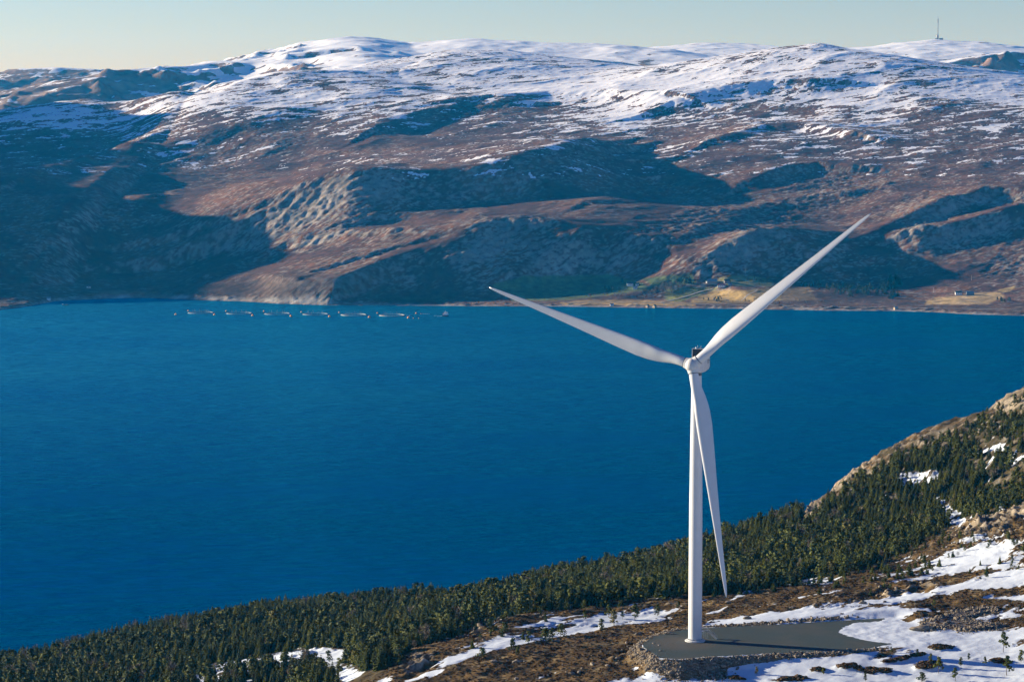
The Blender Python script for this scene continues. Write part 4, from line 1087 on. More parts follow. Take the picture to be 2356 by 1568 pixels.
# the rest is one mass of forest
protos = bpy.data.collections.new('forest_prototypes')
pl_ = []
for i, m_ in enumerate(SPR + PIN + BIR):
    o = bpy.data.objects.new('proto_%02d' % i, m_); protos.objects.link(o); pl_.append(o)
for i, m_ in enumerate(TRK[:1]): pass
rest = np.array([i for i in range(len(fx)) if i not in solo_set])
def scatter(name, P, scl, rotz, idx, coll, material=None):
    me = bpy.data.meshes.new(name); me.vertices.add(len(P)); me.vertices.foreach_set('co', np.asarray(P, np.float32).ravel())
    a = me.attributes.new('scl', 'FLOAT_VECTOR', 'POINT'); a.data.foreach_set('vector', np.asarray(scl, np.float32).ravel())
    a = me.attributes.new('rot', 'FLOAT_VECTOR', 'POINT'); a.data.foreach_set('vector', np.asarray(rotz, np.float32).ravel())
    a = me.attributes.new('idx', 'INT', 'POINT'); a.data.foreach_set('value', np.asarray(idx, np.int32))
    o = bpy.data.objects.new(name, me); COL.objects.link(o)
    ng = bpy.data.node_groups.new(name, 'GeometryNodeTree')
    ng.interface.new_socket('Geometry', in_out='INPUT', socket_type='NodeSocketGeometry'); ng.interface.new_socket('Geometry', in_out='OUTPUT', socket_type='NodeSocketGeometry')
    gi = ng.nodes.new('NodeGroupInput'); go = ng.nodes.new('NodeGroupOutput'); ip = ng.nodes.new('GeometryNodeInstanceOnPoints'); ci = ng.nodes.new('GeometryNodeCollectionInfo')
    ci.inputs['Collection'].default_value = coll; ci.inputs['Separate Children'].default_value = True; ci.inputs['Reset Children'].default_value = True
    def na_(n, t):
        x = ng.nodes.new('GeometryNodeInputNamedAttribute'); x.data_type = t; x.inputs['Name'].default_value = n; return x.outputs['Attribute']
    e2r = ng.nodes.new('FunctionNodeEulerToRotation')
    ng.links.new(gi.outputs[0], ip.inputs['Points']); ng.links.new(ci.outputs[0], ip.inputs['Instance']); ip.inputs['Pick Instance'].default_value = True
    ng.links.new(na_('idx', 'INT'), ip.inputs['Instance Index']); ng.links.new(na_('rot', 'FLOAT_VECTOR'), e2r.inputs[0]); ng.links.new(e2r.outputs[0], ip.inputs['Rotation'])
    ng.links.new(na_('scl', 'FLOAT_VECTOR'), ip.inputs['Scale']); ng.links.new(ip.outputs[0], go.inputs[0])
    md = o.modifiers.new('scatter', 'NODES'); md.node_group = ng
    return o
if len(rest):
    P = np.stack([fx[rest], fy[rest], fz[rest] - .1], 1); h_ = hgt[rest]; w_ = rs.uniform(1.1, 1.7, len(rest))
    kk = kind[rest]; idx = np.where(kk == 0, rs.randint(0, 4, len(rest)), np.where(kk == 1, rs.randint(4, 9, len(rest)), rs.randint(9, 11, len(rest))))
    fo_ = scatter('forest', P, np.stack([h_ * w_, h_ * w_, h_], 1), np.stack([np.zeros(len(rest)), np.zeros(len(rest)), rs.rand(len(rest)) * 6.28], 1), idx, protos)
    tag(fo_, 'dense dark green conifer forest covering the slope down to the fjord', None, None, 'stuff')

# ================================================================== rocks
stone_m = mat('stone', (.27, .22, .15), .9, var=.35, scale=2.0, bump=.4)
stone_d = mat('dark_stone', (.15, .125, .095), .9, var=.35, scale=2.0, bump=.4)
def rock_bm(rn_, sub=1, flat=.6):
    b_ = bmesh.new(); bmesh.ops.create_icosphere(b_, subdivisions=sub, radius=1.0)
    o_ = Vector((rn_.uniform(0, 50), rn_.uniform(0, 50), 0))
    from mathutils import noise as mn
    for v in b_.verts:
        d_ = v.co.normalized(); f = 1 + .35 * mn.noise(d_ * 1.3 + o_) + .18 * mn.noise(d_ * 3.1 + o_) + (.07 * mn.noise(d_ * 7 + o_) if sub > 1 else 0)
        v.co = Vector((d_.x * f, d_.y * f * .85, d_.z * f * flat))
    return b_
ROCKS = []
for k in range(6):
    b_ = rock_bm(rn, 1); m_ = bpy.data.meshes.new('stone'); b_.to_mesh(m_); b_.free(); m_.materials.append(stone_m if k % 2 else stone_d); ROCKS.append(m_)
BOULD = []
for k in range(4):
    b_ = rock_bm(rn, 3, .7); m_ = bpy.data.meshes.new('boulder'); b_.to_mesh(m_); b_.free(); m_.materials.append(stone_m if k < 3 else stone_d)
    m_.polygons.foreach_set('use_smooth', [True] * len(m_.polygons)); m_.set_sharp_from_angle(angle=math.radians(28)); BOULD.append(m_)
def boulder(sx, sy, s, label, group=None, k=0, rz=0, name='boulder'):
    q = near_hit(sx, sy)
    if not q: return
    o = link(name, BOULD[k], None); o.location = (q[0], q[1], q[2] + s[2] * .25); o.scale = s; o.rotation_euler = (0, 0, rz)
    tag(o, label, 'boulder', group)
boulder(2122, 1447, (3.9, 2.2, 1.5), 'large sandy boulder lying at the snow edge below the gravel track', k=1, rz=.15)
boulder(1675, 1387, (1.2, .9, .8), 'pale boulder on the heath behind the tower above a snow strip', k=0)
boulder(1468, 1460, (1.3, 1.0, .9), 'dark rounded boulder at the left end of the pad by the snow strip', k=3)
boulder(1718, 1423, (1.4, 1.1, 1.0), 'bluish boulder on the heath strip behind the gravel pad', k=3)
boulder(1984, 1388, (1.4, 1.2, 1.0), 'pale boulder under the rocky heath ridge right of the tower', k=2)
boulder(1535, 1457, (1.5, .9, .8), 'flat tan block at the rear corner of the pad left of the tower', k=0)
boulder(1492, 1540, (1.1, .8, .6), 'lone dark stone on the snow left of the rubble bank', k=3)
boulder(1480, 1513, (1.2, 1.0, .7), 'grey stone on dark heath left of the rubble bank', k=2)
boulder(1280, 1475, (1.2, .9, .8), 'pale stone on the heath slope beside the bushy pine clump', k=1)
boulder(1190, 1522, (1.6, 1.3, .9), 'rounded boulder on the left heath slope below the snow strip', k=2)
boulder(1135, 1522, (1.4, 1.0, .7), 'boulder at the lower end of the left heath slope', k=0)
boulder(1640, 1530, (1.0, .8, .6), 'stone at the foot of the heap of blasted rock', k=1)
rg = random.Random(21)
for zone, gl, n_b in [((1180, 1420, 160, 22, -14), 'grey boulder half sunk in the heath of the left ridge', 16), ((1450, 1500, 120, 24, -14), 'grey boulder on the brown heath in front of the pad corner', 14), ((1960, 1370, 240, 22, -6), 'grey boulder on the rocky heath ridge right of the tower', 22),
                      ((2250, 1215, 110, 26, -14), 'pale boulder on the crest of the right-hand knoll', 22), ((1330, 1535, 180, 20, -8), 'small boulder on the heath at the bottom edge', 12)]:
    cx, cy, rx, ry, a = zone
    for _ in range(n_b):
        u, v = rg.gauss(0, .5) * rx, rg.gauss(0, .5) * ry; c_, s_ = math.cos(math.radians(a)), math.sin(math.radians(a))
        sx, sy = cx + u * c_ - v * s_, cy + u * s_ + v * c_
        if sy > 1565 or sx > 2350: continue
        s = rg.uniform(.4, 1.1)
        boulder(sx, sy, (s, s * rg.uniform(.6, 1), s * rg.uniform(.5, .9)), gl, gl.replace('boulder', 'boulders'), rg.randrange(4), rg.random() * 6)
# rubble: thousands of blasted stones on the banks of the pad and of the track
stones = bpy.data.collections.new('stone_prototypes')
for i, m_ in enumerate(ROCKS): stones.objects.link(bpy.data.objects.new('stone_proto_%02d' % i, m_))
def pick(mask, n, spacing=None):
    """n random ground points weighted by a mask over the fine part of the land"""
    cell = np.gradient(YN, axis=0) * np.gradient(XN, axis=1) * mask
    c = cell.ravel().cumsum(); c /= c[-1]
    k = np.searchsorted(c, rs.rand(n)); k = np.clip(k, 0, XN.size - 1)
    x = XN.ravel()[k] + rs.uniform(-.4, .4, n); y = YN.ravel()[k] + rs.uniform(-.4, .4, n)
    return x, y, ZN.ravel()[k]
vis = (SXn > -20) & (SXn < 2380) & (SYn < 1590)
x, y, z = pick(np.clip(rubble, 0, 1) ** 1.3 * vis * (sdp < .6), 9000)
s = np.exp(rs.normal(-1.62, .55, 9000)).clip(.08, .9)
ro = scatter('rubble', np.stack([x, y, z + s * .15], 1), np.stack([s * rs.uniform(.8, 1.5, 9000), s, s], 1), rs.rand(9000, 3) * [1, 1, 6.28], rs.randint(0, 6, 9000), stones)
tag(ro, 'blasted grey-brown rubble banked round the crane pad and track', None, None, 'stuff')
x, y, z = pick((np.clip(rocky, 0, 1) * .9 + .05 * (1 - forest_floor) + .25 * hill * sstep(0, .5, -b3)) * vis * (sdp < -4) * (snow_n < .15), 6500)
s = np.exp(rs.normal(-1.25, .5, 6500)).clip(.12, 1.0)
so = scatter('scattered_stones', np.stack([x, y, z + s * .1], 1), np.stack([s * rs.uniform(.8, 1.5, 6500), s, s * .8], 1), rs.rand(6500, 3) * [.6, .6, 6.28], rs.randint(0, 6, 6500), stones)
tag(so, 'small pale stones and outcrop blocks strewn over heath and knolls', None, None, 'stuff')
# heather and juniper tufts
tuft_m = leaf_mat('heather', (.045, .026, .010), (.115, .062, .022), (.045, .050, .016))
tufts = bpy.data.collections.new('tuft_prototypes')
for i in range(4):
    V, F = [], []
    for _ in range(26):
        u = Vector((rn.gauss(0, 1), rn.gauss(0, 1), abs(rn.gauss(0, .8)))).normalized(); p = u * rn.uniform(.5, 1); p.z *= .55; nn = (u + Vector((rn.uniform(-.5, .5), rn.uniform(-.5, .5), .3))).normalized()
        t1 = nn.orthogonal().normalized(); t2 = nn.cross(t1); s_ = rn.uniform(.18, .38); k = len(V)
        V += [tuple(p + t1 * s_), tuple(p + t2 * s_), tuple(p - t1 * s_), tuple(p - t2 * s_)]; F.append((k, k + 1, k + 2, k + 3))
    m_ = arr_mesh('tuft', V, F); m_.materials.append(tuft_m); tufts.objects.link(bpy.data.objects.new('tuft_proto_%d' % i, m_))
nt = 16000
x, y, z = pick((1 - forest_floor) * vis * (YN < 1120) * (sdp < -3.5) * np.clip(.16 - snow_n, 0, .4) * (1 - np.clip(rubble * 2, 0, 1)) * (1 - .7 * np.clip(rocky, 0, 1)) + 1e-12, nt)
s = rs.uniform(.22, .62, nt)
to = scatter('heather', np.stack([x, y, z - .02], 1), np.stack([s * 1.3, s * 1.3, s * .8], 1), np.stack([np.zeros(nt), np.zeros(nt), rs.rand(nt) * 6.28], 1), rs.randint(0, 4, nt), tufts)
tag(to, 'brown heather and low juniper growing between the snow patches', None, None, 'stuff')
# dark shrub mats on the snow in the right foreground
x, y, z = pick(np.clip(heathy - .55, 0, 1) * vis * (SYn > 1480) * (SXn > 1640) + 1e-12, 1500)
s = rs.uniform(.4, .95, 1500)
jo = scatter('juniper_mat', np.stack([x, y, z], 1), np.stack([s * 1.3, s * 1.3, s], 1), np.stack([np.zeros(1500), np.zeros(1500), rs.rand(1500) * 6.28], 1), rs.randint(0, 4, 1500), tufts)
tag(jo, 'dark olive juniper and heather mats poking through the snow at lower right', None, None, 'stuff')
# ================================================================== far shore: farms, woods, road
def shore_pt(sx, sy):
    q = march_far(sx, sy)
    return q
def march_far(sx, sy, d0=5200, d1=8000):
    D = d0
    while D < d1:
        x, y, z = at(sx, sy, D)
        h = ground_far(x, y)
        if h >= z and h > -1: return (x, y, max(h, 0))
        D += 4
    return None
def ground_far(x, y):
    i = int(np.clip(np.searchsorted(xl, x) - 1, 0, len(xl) - 2)); j = int(np.clip(np.searchsorted(yl, y) - 1, 0, len(yl) - 2))
    fx_a = (x - xl[i]) / (xl[i + 1] - xl[i]); fy_a = (y - yl[j]) / (yl[j + 1] - yl[j])
    return float((FZ[j, i] * (1 - fx_a) + FZ[j, i + 1] * fx_a) * (1 - fy_a) + (FZ[j + 1, i] * (1 - fx_a) + FZ[j + 1, i + 1] * fx_a) * fy_a)
wall_w = mat('white_boards', (.72, .72, .70), .7, var=.08, scale=1)
wall_g = mat('weathered_boards', (.20, .19, .18), .8, var=.2, scale=1)
wall_t = mat('tan_boards', (.45, .34, .20), .8, var=.1, scale=1)
roof_r = mat('red_roof', (.50, .06, .05), .7, var=.15, scale=1)
roof_g = mat('grey_roof', (.22, .26, .30), .6, var=.15, scale=1)
roof_d = mat('dark_roof', (.06, .065, .07), .7, var=.15, scale=1)
glass_m = mat('window_glass', (.03, .04, .05), .15)
def house(sx, sy, L_, W_, H_, rz, wall, roof, label, name='farmhouse', cat='house', windows=4, chimney=True, lift=0):
    q = march_far(sx, sy)
    if not q: return
    e = empty(name, (q[0], q[1], q[2] + lift), rz, label, cat)
    bm = bmesh.new(); box(bm, (0, 0, H_ / 2 - .5), (L_, W_, H_ + 1)); 
    rh = W_ * .42
    for s in (-1, 1):
        v = [bm.verts.new(c) for c in ((s * L_ / 2, -W_ / 2, H_), (s * L_ / 2, W_ / 2, H_), (s * L_ / 2, 0, H_ + rh))]; bm.faces.new(v if s > 0 else v[::-1])
    obj('wall', bm, wall, e)
    bm = bmesh.new()
    sl = math.hypot(W_ / 2 + .4, rh + .3); an = math.atan2(rh, W_ / 2)
    for s in (-1, 1): box(bm, (0, s * (W_ / 4 + .1), H_ + rh / 2 + .08), (L_ + .8, sl, .16), rx=-s * an)
    rf = obj('roof', bm, roof, e)
    if chimney:
        bm = bmesh.new(); box(bm, (L_ * .15, 0, H_ + rh + .4), (.8, .8, 1.4)); obj('chimney', bm, wall_g, rf)
    for k in range(windows):
        bm = bmesh.new(); x = -L_ / 2 + (k + .5) * L_ / windows; box(bm, (x, -W_ / 2 - .03, H_ * .6), (1.3, .08, 1.4)); obj('window', bm, glass_m, e)
    return e
house(1659, 661, 15, 8.5, 4.2, -.05, wall_w, roof_r, 'long white farmhouse with a red roof on the sunlit field')
house(1638, 655, 19, 10, 5.5, -.05, wall_g, roof_g, 'large grey-roofed barn just behind the red-roofed farmhouse', 'barn', 'barn', 0, False)
house(1672, 651, 12, 8, 4, .1, wall_g, roof_d, 'dark-roofed shed uphill to the right of the red-roofed farmhouse', 'shed', 'shed', 0, False)
house(1679, 657, 8, 6, 2.6, 0, wall_g, roof_g, 'low grey outbuilding right of the red-roofed farmhouse', 'shed', 'shed', 0, False)
house(1627, 653, 5, 4, 3, .2, wall_w, roof_g, 'tiny white hut left of the grey-roofed barn', 'hut', 'hut', 1, False)
house(1449, 658, 13, 8, 5, 0, wall_w, roof_d, 'white house standing in shade among dark trees', windows=3)
house(1465, 657, 7, 6, 3, .1, wall_w, roof_d, 'small white outhouse right of the shaded white house', 'outhouse', 'shed', 1, False)
house(1461, 664, 9, 6, 2.6, -.1, wall_w, roof_g, 'low white garage below the shaded white house', 'garage', 'garage', 1, False)
house(2204, 678, 13, 8, 4.6, 0, wall_w, roof_d, 'white house on the yellow field near the right edge', windows=3)
house(2231, 678, 15, 8, 4.0, .05, wall_g, roof_g, 'grey-roofed barn on the yellow field near the right edge', 'barn', 'barn', 0, False)
house(2060, 712, 8, 5, 3.4, .5, wall_t, roof_g, 'tan boathouse on the stony shore below the conifer grove', 'boathouse', 'boathouse', 0, False)
house(1489, 707, 7, 5, 3.4, .9, wall_t, roof_d, 'left one of two small boathouses standing at the waterline', 'boathouse', 'boathouse', 0, False)
house(1505, 708, 7, 6, 3.6, .9, wall_t, roof_d, 'right one of two small boathouses standing at the waterline', 'boathouse', 'boathouse', 0, False)
house(1407, 704, 7, 5, 2.6, .1, wall_w, roof_g, 'little white boathouse low on the shore left of the hanging field', 'boathouse', 'boathouse', 0, False)
house(112, 691, 8, 6, 4, .2, wall_w, roof_g, 'small white boathouse on the shaded shore at far left', 'boathouse', 'boathouse', 0, False)
house(204, 663, 9, 7, 3.6, .2, wall_w, roof_d, 'lone pale cabin on the low land at far left', 'cabin', 'cabin', 1, False)
for sx, sy, h, lab in [(2234, 645, 11, 'thin pale utility pole above the yellow field near the right edge'), (2147, 672, 9, 'utility pole left of the yellow field'), (2038 / 1.189, 742 / 1.189 + 8, 11, 'utility pole on the slope above the red-roofed farm'),
                   (541, 648, 10, 'utility pole in shade on the point left of the fish farm'), (650, 646, 10, 'utility pole on the brown point above the fish farm'), (955, 600, 9, 'utility pole high on the lit rocky spur')]:
    q = march_far(sx, sy)
    if q:
        e = empty('utility_pole', q, 0, lab, 'utility pole', 'utility poles on the far shore')
        bm = bmesh.new(); tube(bm, (0, 0, -.5), (0, 0, h), .3, .2, 8); obj('pole', bm, mat('pole_wood', (.42, .38, .32), .8) if 'pole_wood' not in bpy.data.materials else bpy.data.materials['pole_wood'], e)
        bm = bmesh.new(); box(bm, (0, 0, h - .6), (2.4, .2, .2)); obj('crossarm', bm, bpy.data.materials['pole_wood'], e)
# coast road and farm tracks draped on the land
road_m = mat('road_gravel', (.34, .32, .29), .9, var=.1, scale=.3)
def drape(name, pts, w, label):
    Q = []
    for a, b in zip(pts, pts[1:]):
        n = max(2, int(math.dist(a, b) / 6))
        for k in range(n): Q.append(march_far(a[0] + (b[0] - a[0]) * k / n, a[1] + (b[1] - a[1]) * k / n))
    Q = [q for q in Q if q]
    if len(Q) < 3: return
    xs = np.array(Q); 
    for c in range(3): xs[:, c] = np.convolve(np.pad(xs[:, c], 3, 'edge'), np.ones(7) / 7, 'valid')
    V, F = [], []
    for i in range(len(xs)):
        a = xs[max(i - 1, 0)]; b = xs[min(i + 1, len(xs) - 1)]; t = b[:2] - a[:2]; t = t / (np.hypot(*t) + 1e-6); nrm = np.array([-t[1], t[0]])
        for s in (-1, 1):
            p = xs[i][:2] + nrm * w * s; V.append((p[0], p[1], max(ground_far(p[0], p[1]), ground_far(*xs[i][:2])) + .5))
    for i in range(len(xs) - 1): F.append((2 * i, 2 * i + 1, 2 * i + 3, 2 * i + 2))
    tag(arr_mesh(name, V, F, road_m), label, None, None, 'structure')
drape('coast_road', [(1290, 697), (1400, 695), (1550, 698), (1650, 701), (1800, 703), (1950, 707), (2100, 709), (2250, 711), (2350, 713)], 2.6, 'coast road along the far shore')
drape('farm_track', [(1512, 698), (1550, 690), (1590, 678), (1625, 668), (1650, 664)], 2.2, 'farm track up to the red-roofed house')
drape('field_wall', [(1700, 694), (1722, 680), (1742, 668), (1752, 660)], 1.6, 'line of an old stone wall across the field')
drape('field_track', [(2200, 684), (2235, 692), (2262, 702)], 1.6, 'track down the yellow field')
# woods by the farms
for m_ in (): pass
SPF = []
for m_ in SPR[:3] + PIN[:2]:
    c = m_.copy(); c.materials.clear(); c.materials.append(needle_far); SPF.append(c)
rf_ = random.Random(9)
def grove(n, cx, cy, rx, ry, ang, kind, h0, h1, label, group, fat=1.6):
    c_, s_ = math.cos(math.radians(ang)), math.sin(math.radians(ang))
    for _ in range(n):
        r, t = math.sqrt(rf_.random()), rf_.random() * 6.283
        u, v = rx * r * math.cos(t), ry * r * math.sin(t); sx, sy = cx + u * c_ - v * s_, cy + u * s_ + v * c_
        q = march_far(sx, sy)
        if not q or q[2] < 1: continue
        h = rf_.uniform(h0, h1)
        if kind == 'birch': o = link('birch_tree', rf_.choice(BIR), None)
        else: o = link('spruce_tree' if kind == 'spruce' else 'pine_tree', rf_.choice(SPF[:3] if kind == 'spruce' else SPF[3:]), None)
        o.location = (q[0], q[1], q[2] - .3); o.scale = (h * fat, h * fat, h); o.rotation_euler = (0, 0, rf_.random() * 6)
        tag(o, label, 'tree', group)
grove(48, 1965, 672, 70, 14, 5, 'pine', 9, 15, 'dark green conifer in the grove on the far shore left of the yellow field', 'conifer grove on the far shore')
grove(26, 2048, 662, 26, 24, 60, 'spruce', 12, 18, 'tall spruce at the right end of the far-shore conifer grove', 'tall spruces of the far-shore grove')
grove(22, 1890, 660, 60, 7, 0, 'pine', 6, 9, 'small conifer at the foot of the shaded knob on the far shore', 'conifers under the far knob')
grove(16, 1770, 645, 60, 7, 0, 'pine', 5, 8, 'small conifer above the red-roofed farm', 'conifers above the red-roofed farm')
grove(12, 1650, 690, 34, 5, 0, 'pine', 5, 8, 'dark bush-like conifer below the sunlit farm field', 'dark trees below the farm field')
grove(7, 1447, 654, 26, 6, 0, 'spruce', 9, 13, 'spruce beside the shaded white house', 'spruces round the shaded white house', 1.1)
grove(8, 1400, 668, 26, 6, 0, 'pine', 7, 10, 'dark tree left of the shaded white house', 'dark trees left of the shaded white house')
grove(5, 1580, 652, 12, 9, 0, 'spruce', 11, 15, 'narrow spruce in the row behind the bare birch wood', 'spruces behind the birch wood', 1.0)
grove(7, 2305, 696, 20, 5, 0, 'pine', 7, 10, 'dark round tree at the lower right end of the yellow field', 'dark trees right of the yellow field')
grove(44, 1535, 668, 38, 11, -12, 'birch', 7, 11, 'leafless purple-brown birch in the wood left of the farm field', 'bare birch wood on the far shore', 1.4)
grove(30, 1430, 683, 90, 4, 0, 'birch', 5, 8, 'leafless birch in the strip of scrub above the coast road', 'birch scrub above the coast road', 1.6)
grove(30, 1800, 696, 200, 4, 1, 'birch', 4, 7, 'leafless bush along the coast road right of the farm', 'bushes along the coast road', 1.6)

# ================================================================== fish farm
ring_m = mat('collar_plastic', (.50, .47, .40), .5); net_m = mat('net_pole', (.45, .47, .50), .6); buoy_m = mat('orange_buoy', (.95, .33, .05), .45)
ring_d = mat('grey_collar', (.30, .32, .33), .6)  # darker grey collar for the first four cages and all stanchions
CAGES = [(461, 719, 'leftmost floating fish cage ring of the row'), (549.5, 720.5, 'second fish cage ring from the left'), (637, 721.5, 'third fish cage ring from the left'), (725, 722.5, 'fourth fish cage ring from the left'), (813, 724, 'fifth fish cage ring with a pale collar'), (901, 725, 'rightmost fish cage ring next to the workboat side')]
def ring_bm(R_, r, z, n=64):
    b_ = bmesh.new(); rr = []
    for i in range(n):
        a = 6.28318 * i / n; c = Vector((math.cos(a), math.sin(a), 0)); rr.append([b_.verts.new(c * (R_ + r * math.cos(t * 1.0472)) + Vector((0, 0, z + r * math.sin(t * 1.0472)))) for t in range(6)])
    for i in range(n):
        for t in range(6): b_.faces.new((rr[i][t], rr[(i + 1) % n][t], rr[(i + 1) % n][(t + 1) % 6], rr[i][(t + 1) % 6]))
    return b_
CM = {}
def me_of(bm_, name, m_):
    me = bpy.data.meshes.new(name); bm_.to_mesh(me); bm_.free(); me.materials.append(m_); me.polygons.foreach_set('use_smooth', [True] * len(me.polygons)); return me
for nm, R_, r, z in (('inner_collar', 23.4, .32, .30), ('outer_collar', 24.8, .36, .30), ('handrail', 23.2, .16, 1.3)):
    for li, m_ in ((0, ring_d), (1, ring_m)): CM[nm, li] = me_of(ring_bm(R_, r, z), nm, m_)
b_ = bmesh.new()
for k in range(36): a = 6.283 * k / 36; tube(b_, (23.3 * math.cos(a), 23.3 * math.sin(a), .3), (23.2 * math.cos(a), 23.2 * math.sin(a), 1.3), .12, n=5)
CM['stanchions'] = me_of(b_, 'stanchions', ring_d)
b_ = bmesh.new(); tube(b_, (0, 0, 0), (0, 0, 7), .10, .06, 5); CM['pole'] = me_of(b_, 'net_pole', net_m)
for i, (sx, sy, lab) in enumerate(CAGES):
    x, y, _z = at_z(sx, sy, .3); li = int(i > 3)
    e = empty('fish_cage', (x, y, 0), .3 * i, lab, 'fish cage', 'fish cages in a row off the far shore')
    for nm in ('inner_collar', 'outer_collar', 'handrail'): link(nm, CM[nm, li], e)
    link('stanchions', CM['stanchions'], e)
    for k in range(8):
        o = link('net_pole', CM['pole'], e); a = 6.283 * (k + .3) / 8; o.location = (15 * math.cos(a), 15 * math.sin(a), 0)
def buoy_obj(sx, sy, r, label):
    x, y, _z = at_z(sx, sy, .6)
    bm = bmesh.new(); lathe(bm, [(.01, -r * .5), (r * .7, -r * .3), (r, .1 * r), (r * .95, .5 * r), (r * .55, 1.0 * r), (.22 * r, 1.2 * r), (.2 * r, 1.6 * r), (.01, 1.65 * r)], 14)
    o = obj('mooring_buoy', bm, buoy_m, None, True); o.location = (x, y, 0); tag(o, label, 'buoy', 'orange mooring buoys of the fish farm')
names_b = ['leftmost fish cage', 'second fish cage from the left', 'third fish cage from the left', 'fourth fish cage from the left', 'fifth fish cage', 'rightmost fish cage']
buoy_obj(404, 723, 2.2, 'orange buoy at the near left end of the cage row')
for i, (bx, by) in enumerate([(493, 724), (581, 725.5), (669, 727), (757.5, 728), (849, 729.5), (939, 731)]): buoy_obj(bx, by, 2.4 if i != 5 else 2.6, 'orange buoy in front, just right of the ' + names_b[i])
for i, (bx, by) in enumerate([(433, 714.5), (520, 715.5), (607, 716), (693, 717.5), (780, 718.5), (868, 720)]): buoy_obj(bx, by, 1.7, 'orange buoy behind, just left of the ' + names_b[i])
buoy_obj(957, 720.5, 1.8, 'orange buoy behind, right of the rightmost fish cage'); buoy_obj(951, 731.5, 1.0, 'tiny orange buoy right of the last large front buoy'); buoy_obj(963, 731.7, 1.0, 'tiny orange buoy farthest right in the front line')
buoy_obj(968, 721.3, .8, 'tiny pale orange float behind the gap before the boat')
line_m = mat('feed_hose', (.06, .08, .10), .6); float_m = mat('hose_float', (.55, .60, .62), .6)
for (a, b2, lab) in [((476, 717.6), (533, 718), 'dark feed hose between the first and second fish cages'), ((566, 719.2), (620, 718), 'dark feed hose between the second and third fish cages')]:
    p, q = at_z(*a, .2), at_z(*b2, .2); bm = bmesh.new(); tube(bm, (p[0], p[1], .2), (q[0], q[1], .2), .35, n=6); tag(obj('feed_hose', bm, line_m), lab, 'hose', 'feed hoses between the cages')
for pts, lab in [([(931, 723.6), (937, 724.6), (944, 725.2)], 'short string of pale floats right of the rightmost cage'), ([(975, 721.5), (980, 722), (986, 722.3)], 'string of pale floats behind, left of the boat'), ([(1001, 726), (1008, 727), (1014, 727)], 'string of pale floats touching the boat side')]:
    e = empty('float_line', (at_z(*pts[0], 0)[0], at_z(*pts[0], 0)[1], 0), 0, lab, 'float line')
    for p in pts:
        x, y, _z = at_z(*p, .2); bm = bmesh.new(); tube(bm, (x - e.location.x - 2.2, y - e.location.y, .3), (x - e.location.x + 2.2, y - e.location.y + 1.5, .3), .42, n=8); obj('float', bm, float_m, e)
# workboat seen from astern
hull_m = mat('dark_hull', (.015, .025, .05), .4); boat_w = mat('boat_white', (.75, .76, .78), .45)
x, y, _z = at_z(1024.5, 727.5, 0)
bt = empty('workboat', (x, y, 0), math.radians(75), 'white workboat with a dark hull lying right of the fish cages', 'boat')
def hull(L_, B_, H_, n=10):
    b_ = bmesh.new(); rr = []
    for i in range(n + 1):
        t = i / n; xx = -L_ / 2 + L_ * t; w = B_ / 2 * (1 - max(0, (t - .55) / .45) ** 2.2); w = max(w, .05); sh = H_ * (1 + .35 * t * t)
        rr.append([b_.verts.new(c) for c in ((xx, -w, sh), (xx, -w * .85, 0), (xx, 0, -1.2), (xx, w * .85, 0), (xx, w, sh))])
    for a, b2 in zip(rr, rr[1:]):
        for k in range(4): b_.faces.new((a[k], b2[k], b2[k + 1], a[k + 1]))
        b_.faces.new((a[4], b2[4], b2[0], a[0]))
    b_.faces.new(rr[0]); bmesh.ops.recalc_face_normals(b_, faces=b_.faces); return b_
obj('hull', hull(20, 9.0, 2.2), hull_m, bt)
bm = bmesh.new(); box(bm, (1.5, 0, 3.9), (11, 8.2, 3.4), bev=.4); obj('deckhouse', bm, boat_w, bt, True, 30)
bm = bmesh.new(); box(bm, (3.0, 0, 6.7), (5.5, 6.4, 2.4), bev=.3); wh = obj('wheelhouse', bm, boat_w, bt, True, 30)
for yy in (-2.1, 0, 2.1):
    bm = bmesh.new(); box(bm, (.22, yy, 7.0), (.08, 1.5, 1.0)); obj('window', bm, glass_m, wh)
bm = bmesh.new(); tube(bm, (3, 1.2, 7.8), (3, 1.2, 12), .16, .08, 6); box(bm, (3, 1.2, 10), (.2, 2.2, .2)); obj('mast', bm, boat_w, bt)
bm = bmesh.new(); tube(bm, (-5, 3.4, 2.4), (-5.5, 3.4, 6.5), .25, n=6); tube(bm, (-5.5, 3.4, 6.5), (-9, 3.8, 5), .18, n=6); obj('crane', bm, mat('crane_paint', (.5, .1, .08), .5), bt)
# small moored raft with a skiff by the left shore
x, y, _z = at_z(151, 702, 0)
rf = empty('moored_barge', (x, y, 0), .12, 'small dark barge moored off the shaded shore at far left', 'barge')
bm = bmesh.new(); box(bm, (0, 0, .5), (15, 4.5, 1.2), bev=.2); obj('hull', bm, hull_m, rf)
bm = bmesh.new(); box(bm, (-6, 0, 1.9), (2.6, 3, 2.0), bev=.15); obj('cabin', bm, wall_w, rf)
bm = bmesh.new(); box(bm, (1.5, 0, 1.4), (5, 2.5, .8), bev=.1); obj('cargo', bm, wall_t, rf)

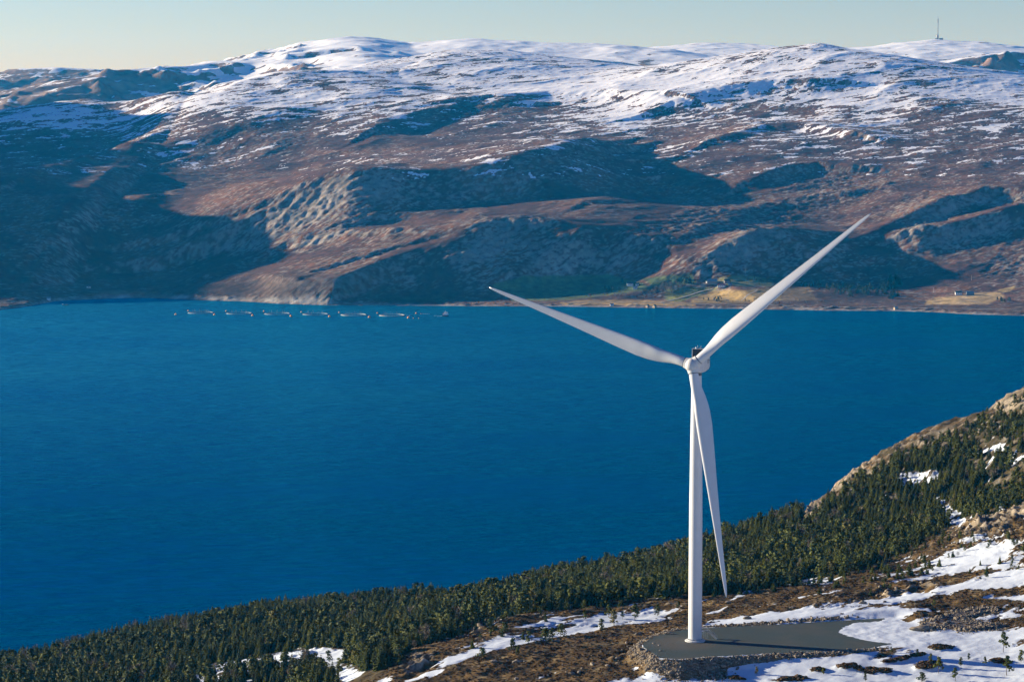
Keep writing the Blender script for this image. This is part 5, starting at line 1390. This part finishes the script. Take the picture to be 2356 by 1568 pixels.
# ================================================================== broadcasting mast on the far summit
def ground_dist(x, y):
    i = int(np.clip((x - dx_[0]) / 13, 0, len(dx_) - 2)); j = int(np.clip((y - dy_[0]) / 13, 0, len(dy_) - 2)); return float(DZ[j:j + 2, i:i + 2].mean())
mx, my, mz = at(2156.5, 92, 12480)
mzz = min(ground_dist(mx, my), mz + 4)
mt = empty('broadcasting_mast', (mx, my, mzz), 0, 'tall thin red and white broadcasting mast on the far snowy summit', 'mast')
mast_m = mat('mast_lattice', (.16, .15, .16), .6); mast_b = mat('mast_building', (.30, .24, .22), .8); mast_w = mat('radome', (.75, .75, .74), .5)
bm = bmesh.new()
for a in range(3):
    c, s = math.cos(a * 2.094), math.sin(a * 2.094); tube(bm, (2.2 * c, 2.2 * s, 20), (1.3 * c, 1.3 * s, 92), .55, .45, 6)
for k in range(18):
    z = 20 + 4 * k; w = 2.2 - .9 * k / 18
    for a in range(3):
        c, s = math.cos(a * 2.094), math.sin(a * 2.094); c2, s2 = math.cos((a + 1) * 2.094), math.sin((a + 1) * 2.094); tube(bm, (w * c, w * s, z), (w * c2, w * s2, z + 4), .3, n=4)
obj('lattice_shaft', bm, mast_m, mt)
bm = bmesh.new(); tube(bm, (0, 0, 72), (0, 0, 90), 2.4, n=10); obj('antenna_drum', bm, mast_m, mt)
bm = bmesh.new(); tube(bm, (0, 0, 92), (0, 0, 110), .7, .3, 6); obj('top_aerial', bm, mast_m, mt)
bm = bmesh.new(); box(bm, (0, 0, 8), (7, 7, 26), bev=.4); obj('base_tower', bm, mast_b, mt)
bm = bmesh.new(); bmesh.ops.create_uvsphere(bm, u_segments=16, v_segments=10, radius=2.6, matrix=Matrix.Translation((-4.2, -1, 14))); obj('dish_radome', bm, mast_w, mt, True)
bm = bmesh.new(); box(bm, (-7, 0, 1.5), (12, 7, 6)); obj('annex', bm, mast_b, mt)
bl_ = empty('station_building', (mx + 15, my - 2, ground_dist(mx + 15, my) - 1), -.3, 'low brown station building right of the broadcasting mast', 'building')
bm = bmesh.new(); box(bm, (0, 0, 3), (17, 9, 8)); obj('wall', bm, mast_b, bl_); bm = bmesh.new(); box(bm, (0, 0, 7.3), (18, 10, .8)); obj('roof', bm, roof_d, bl_)
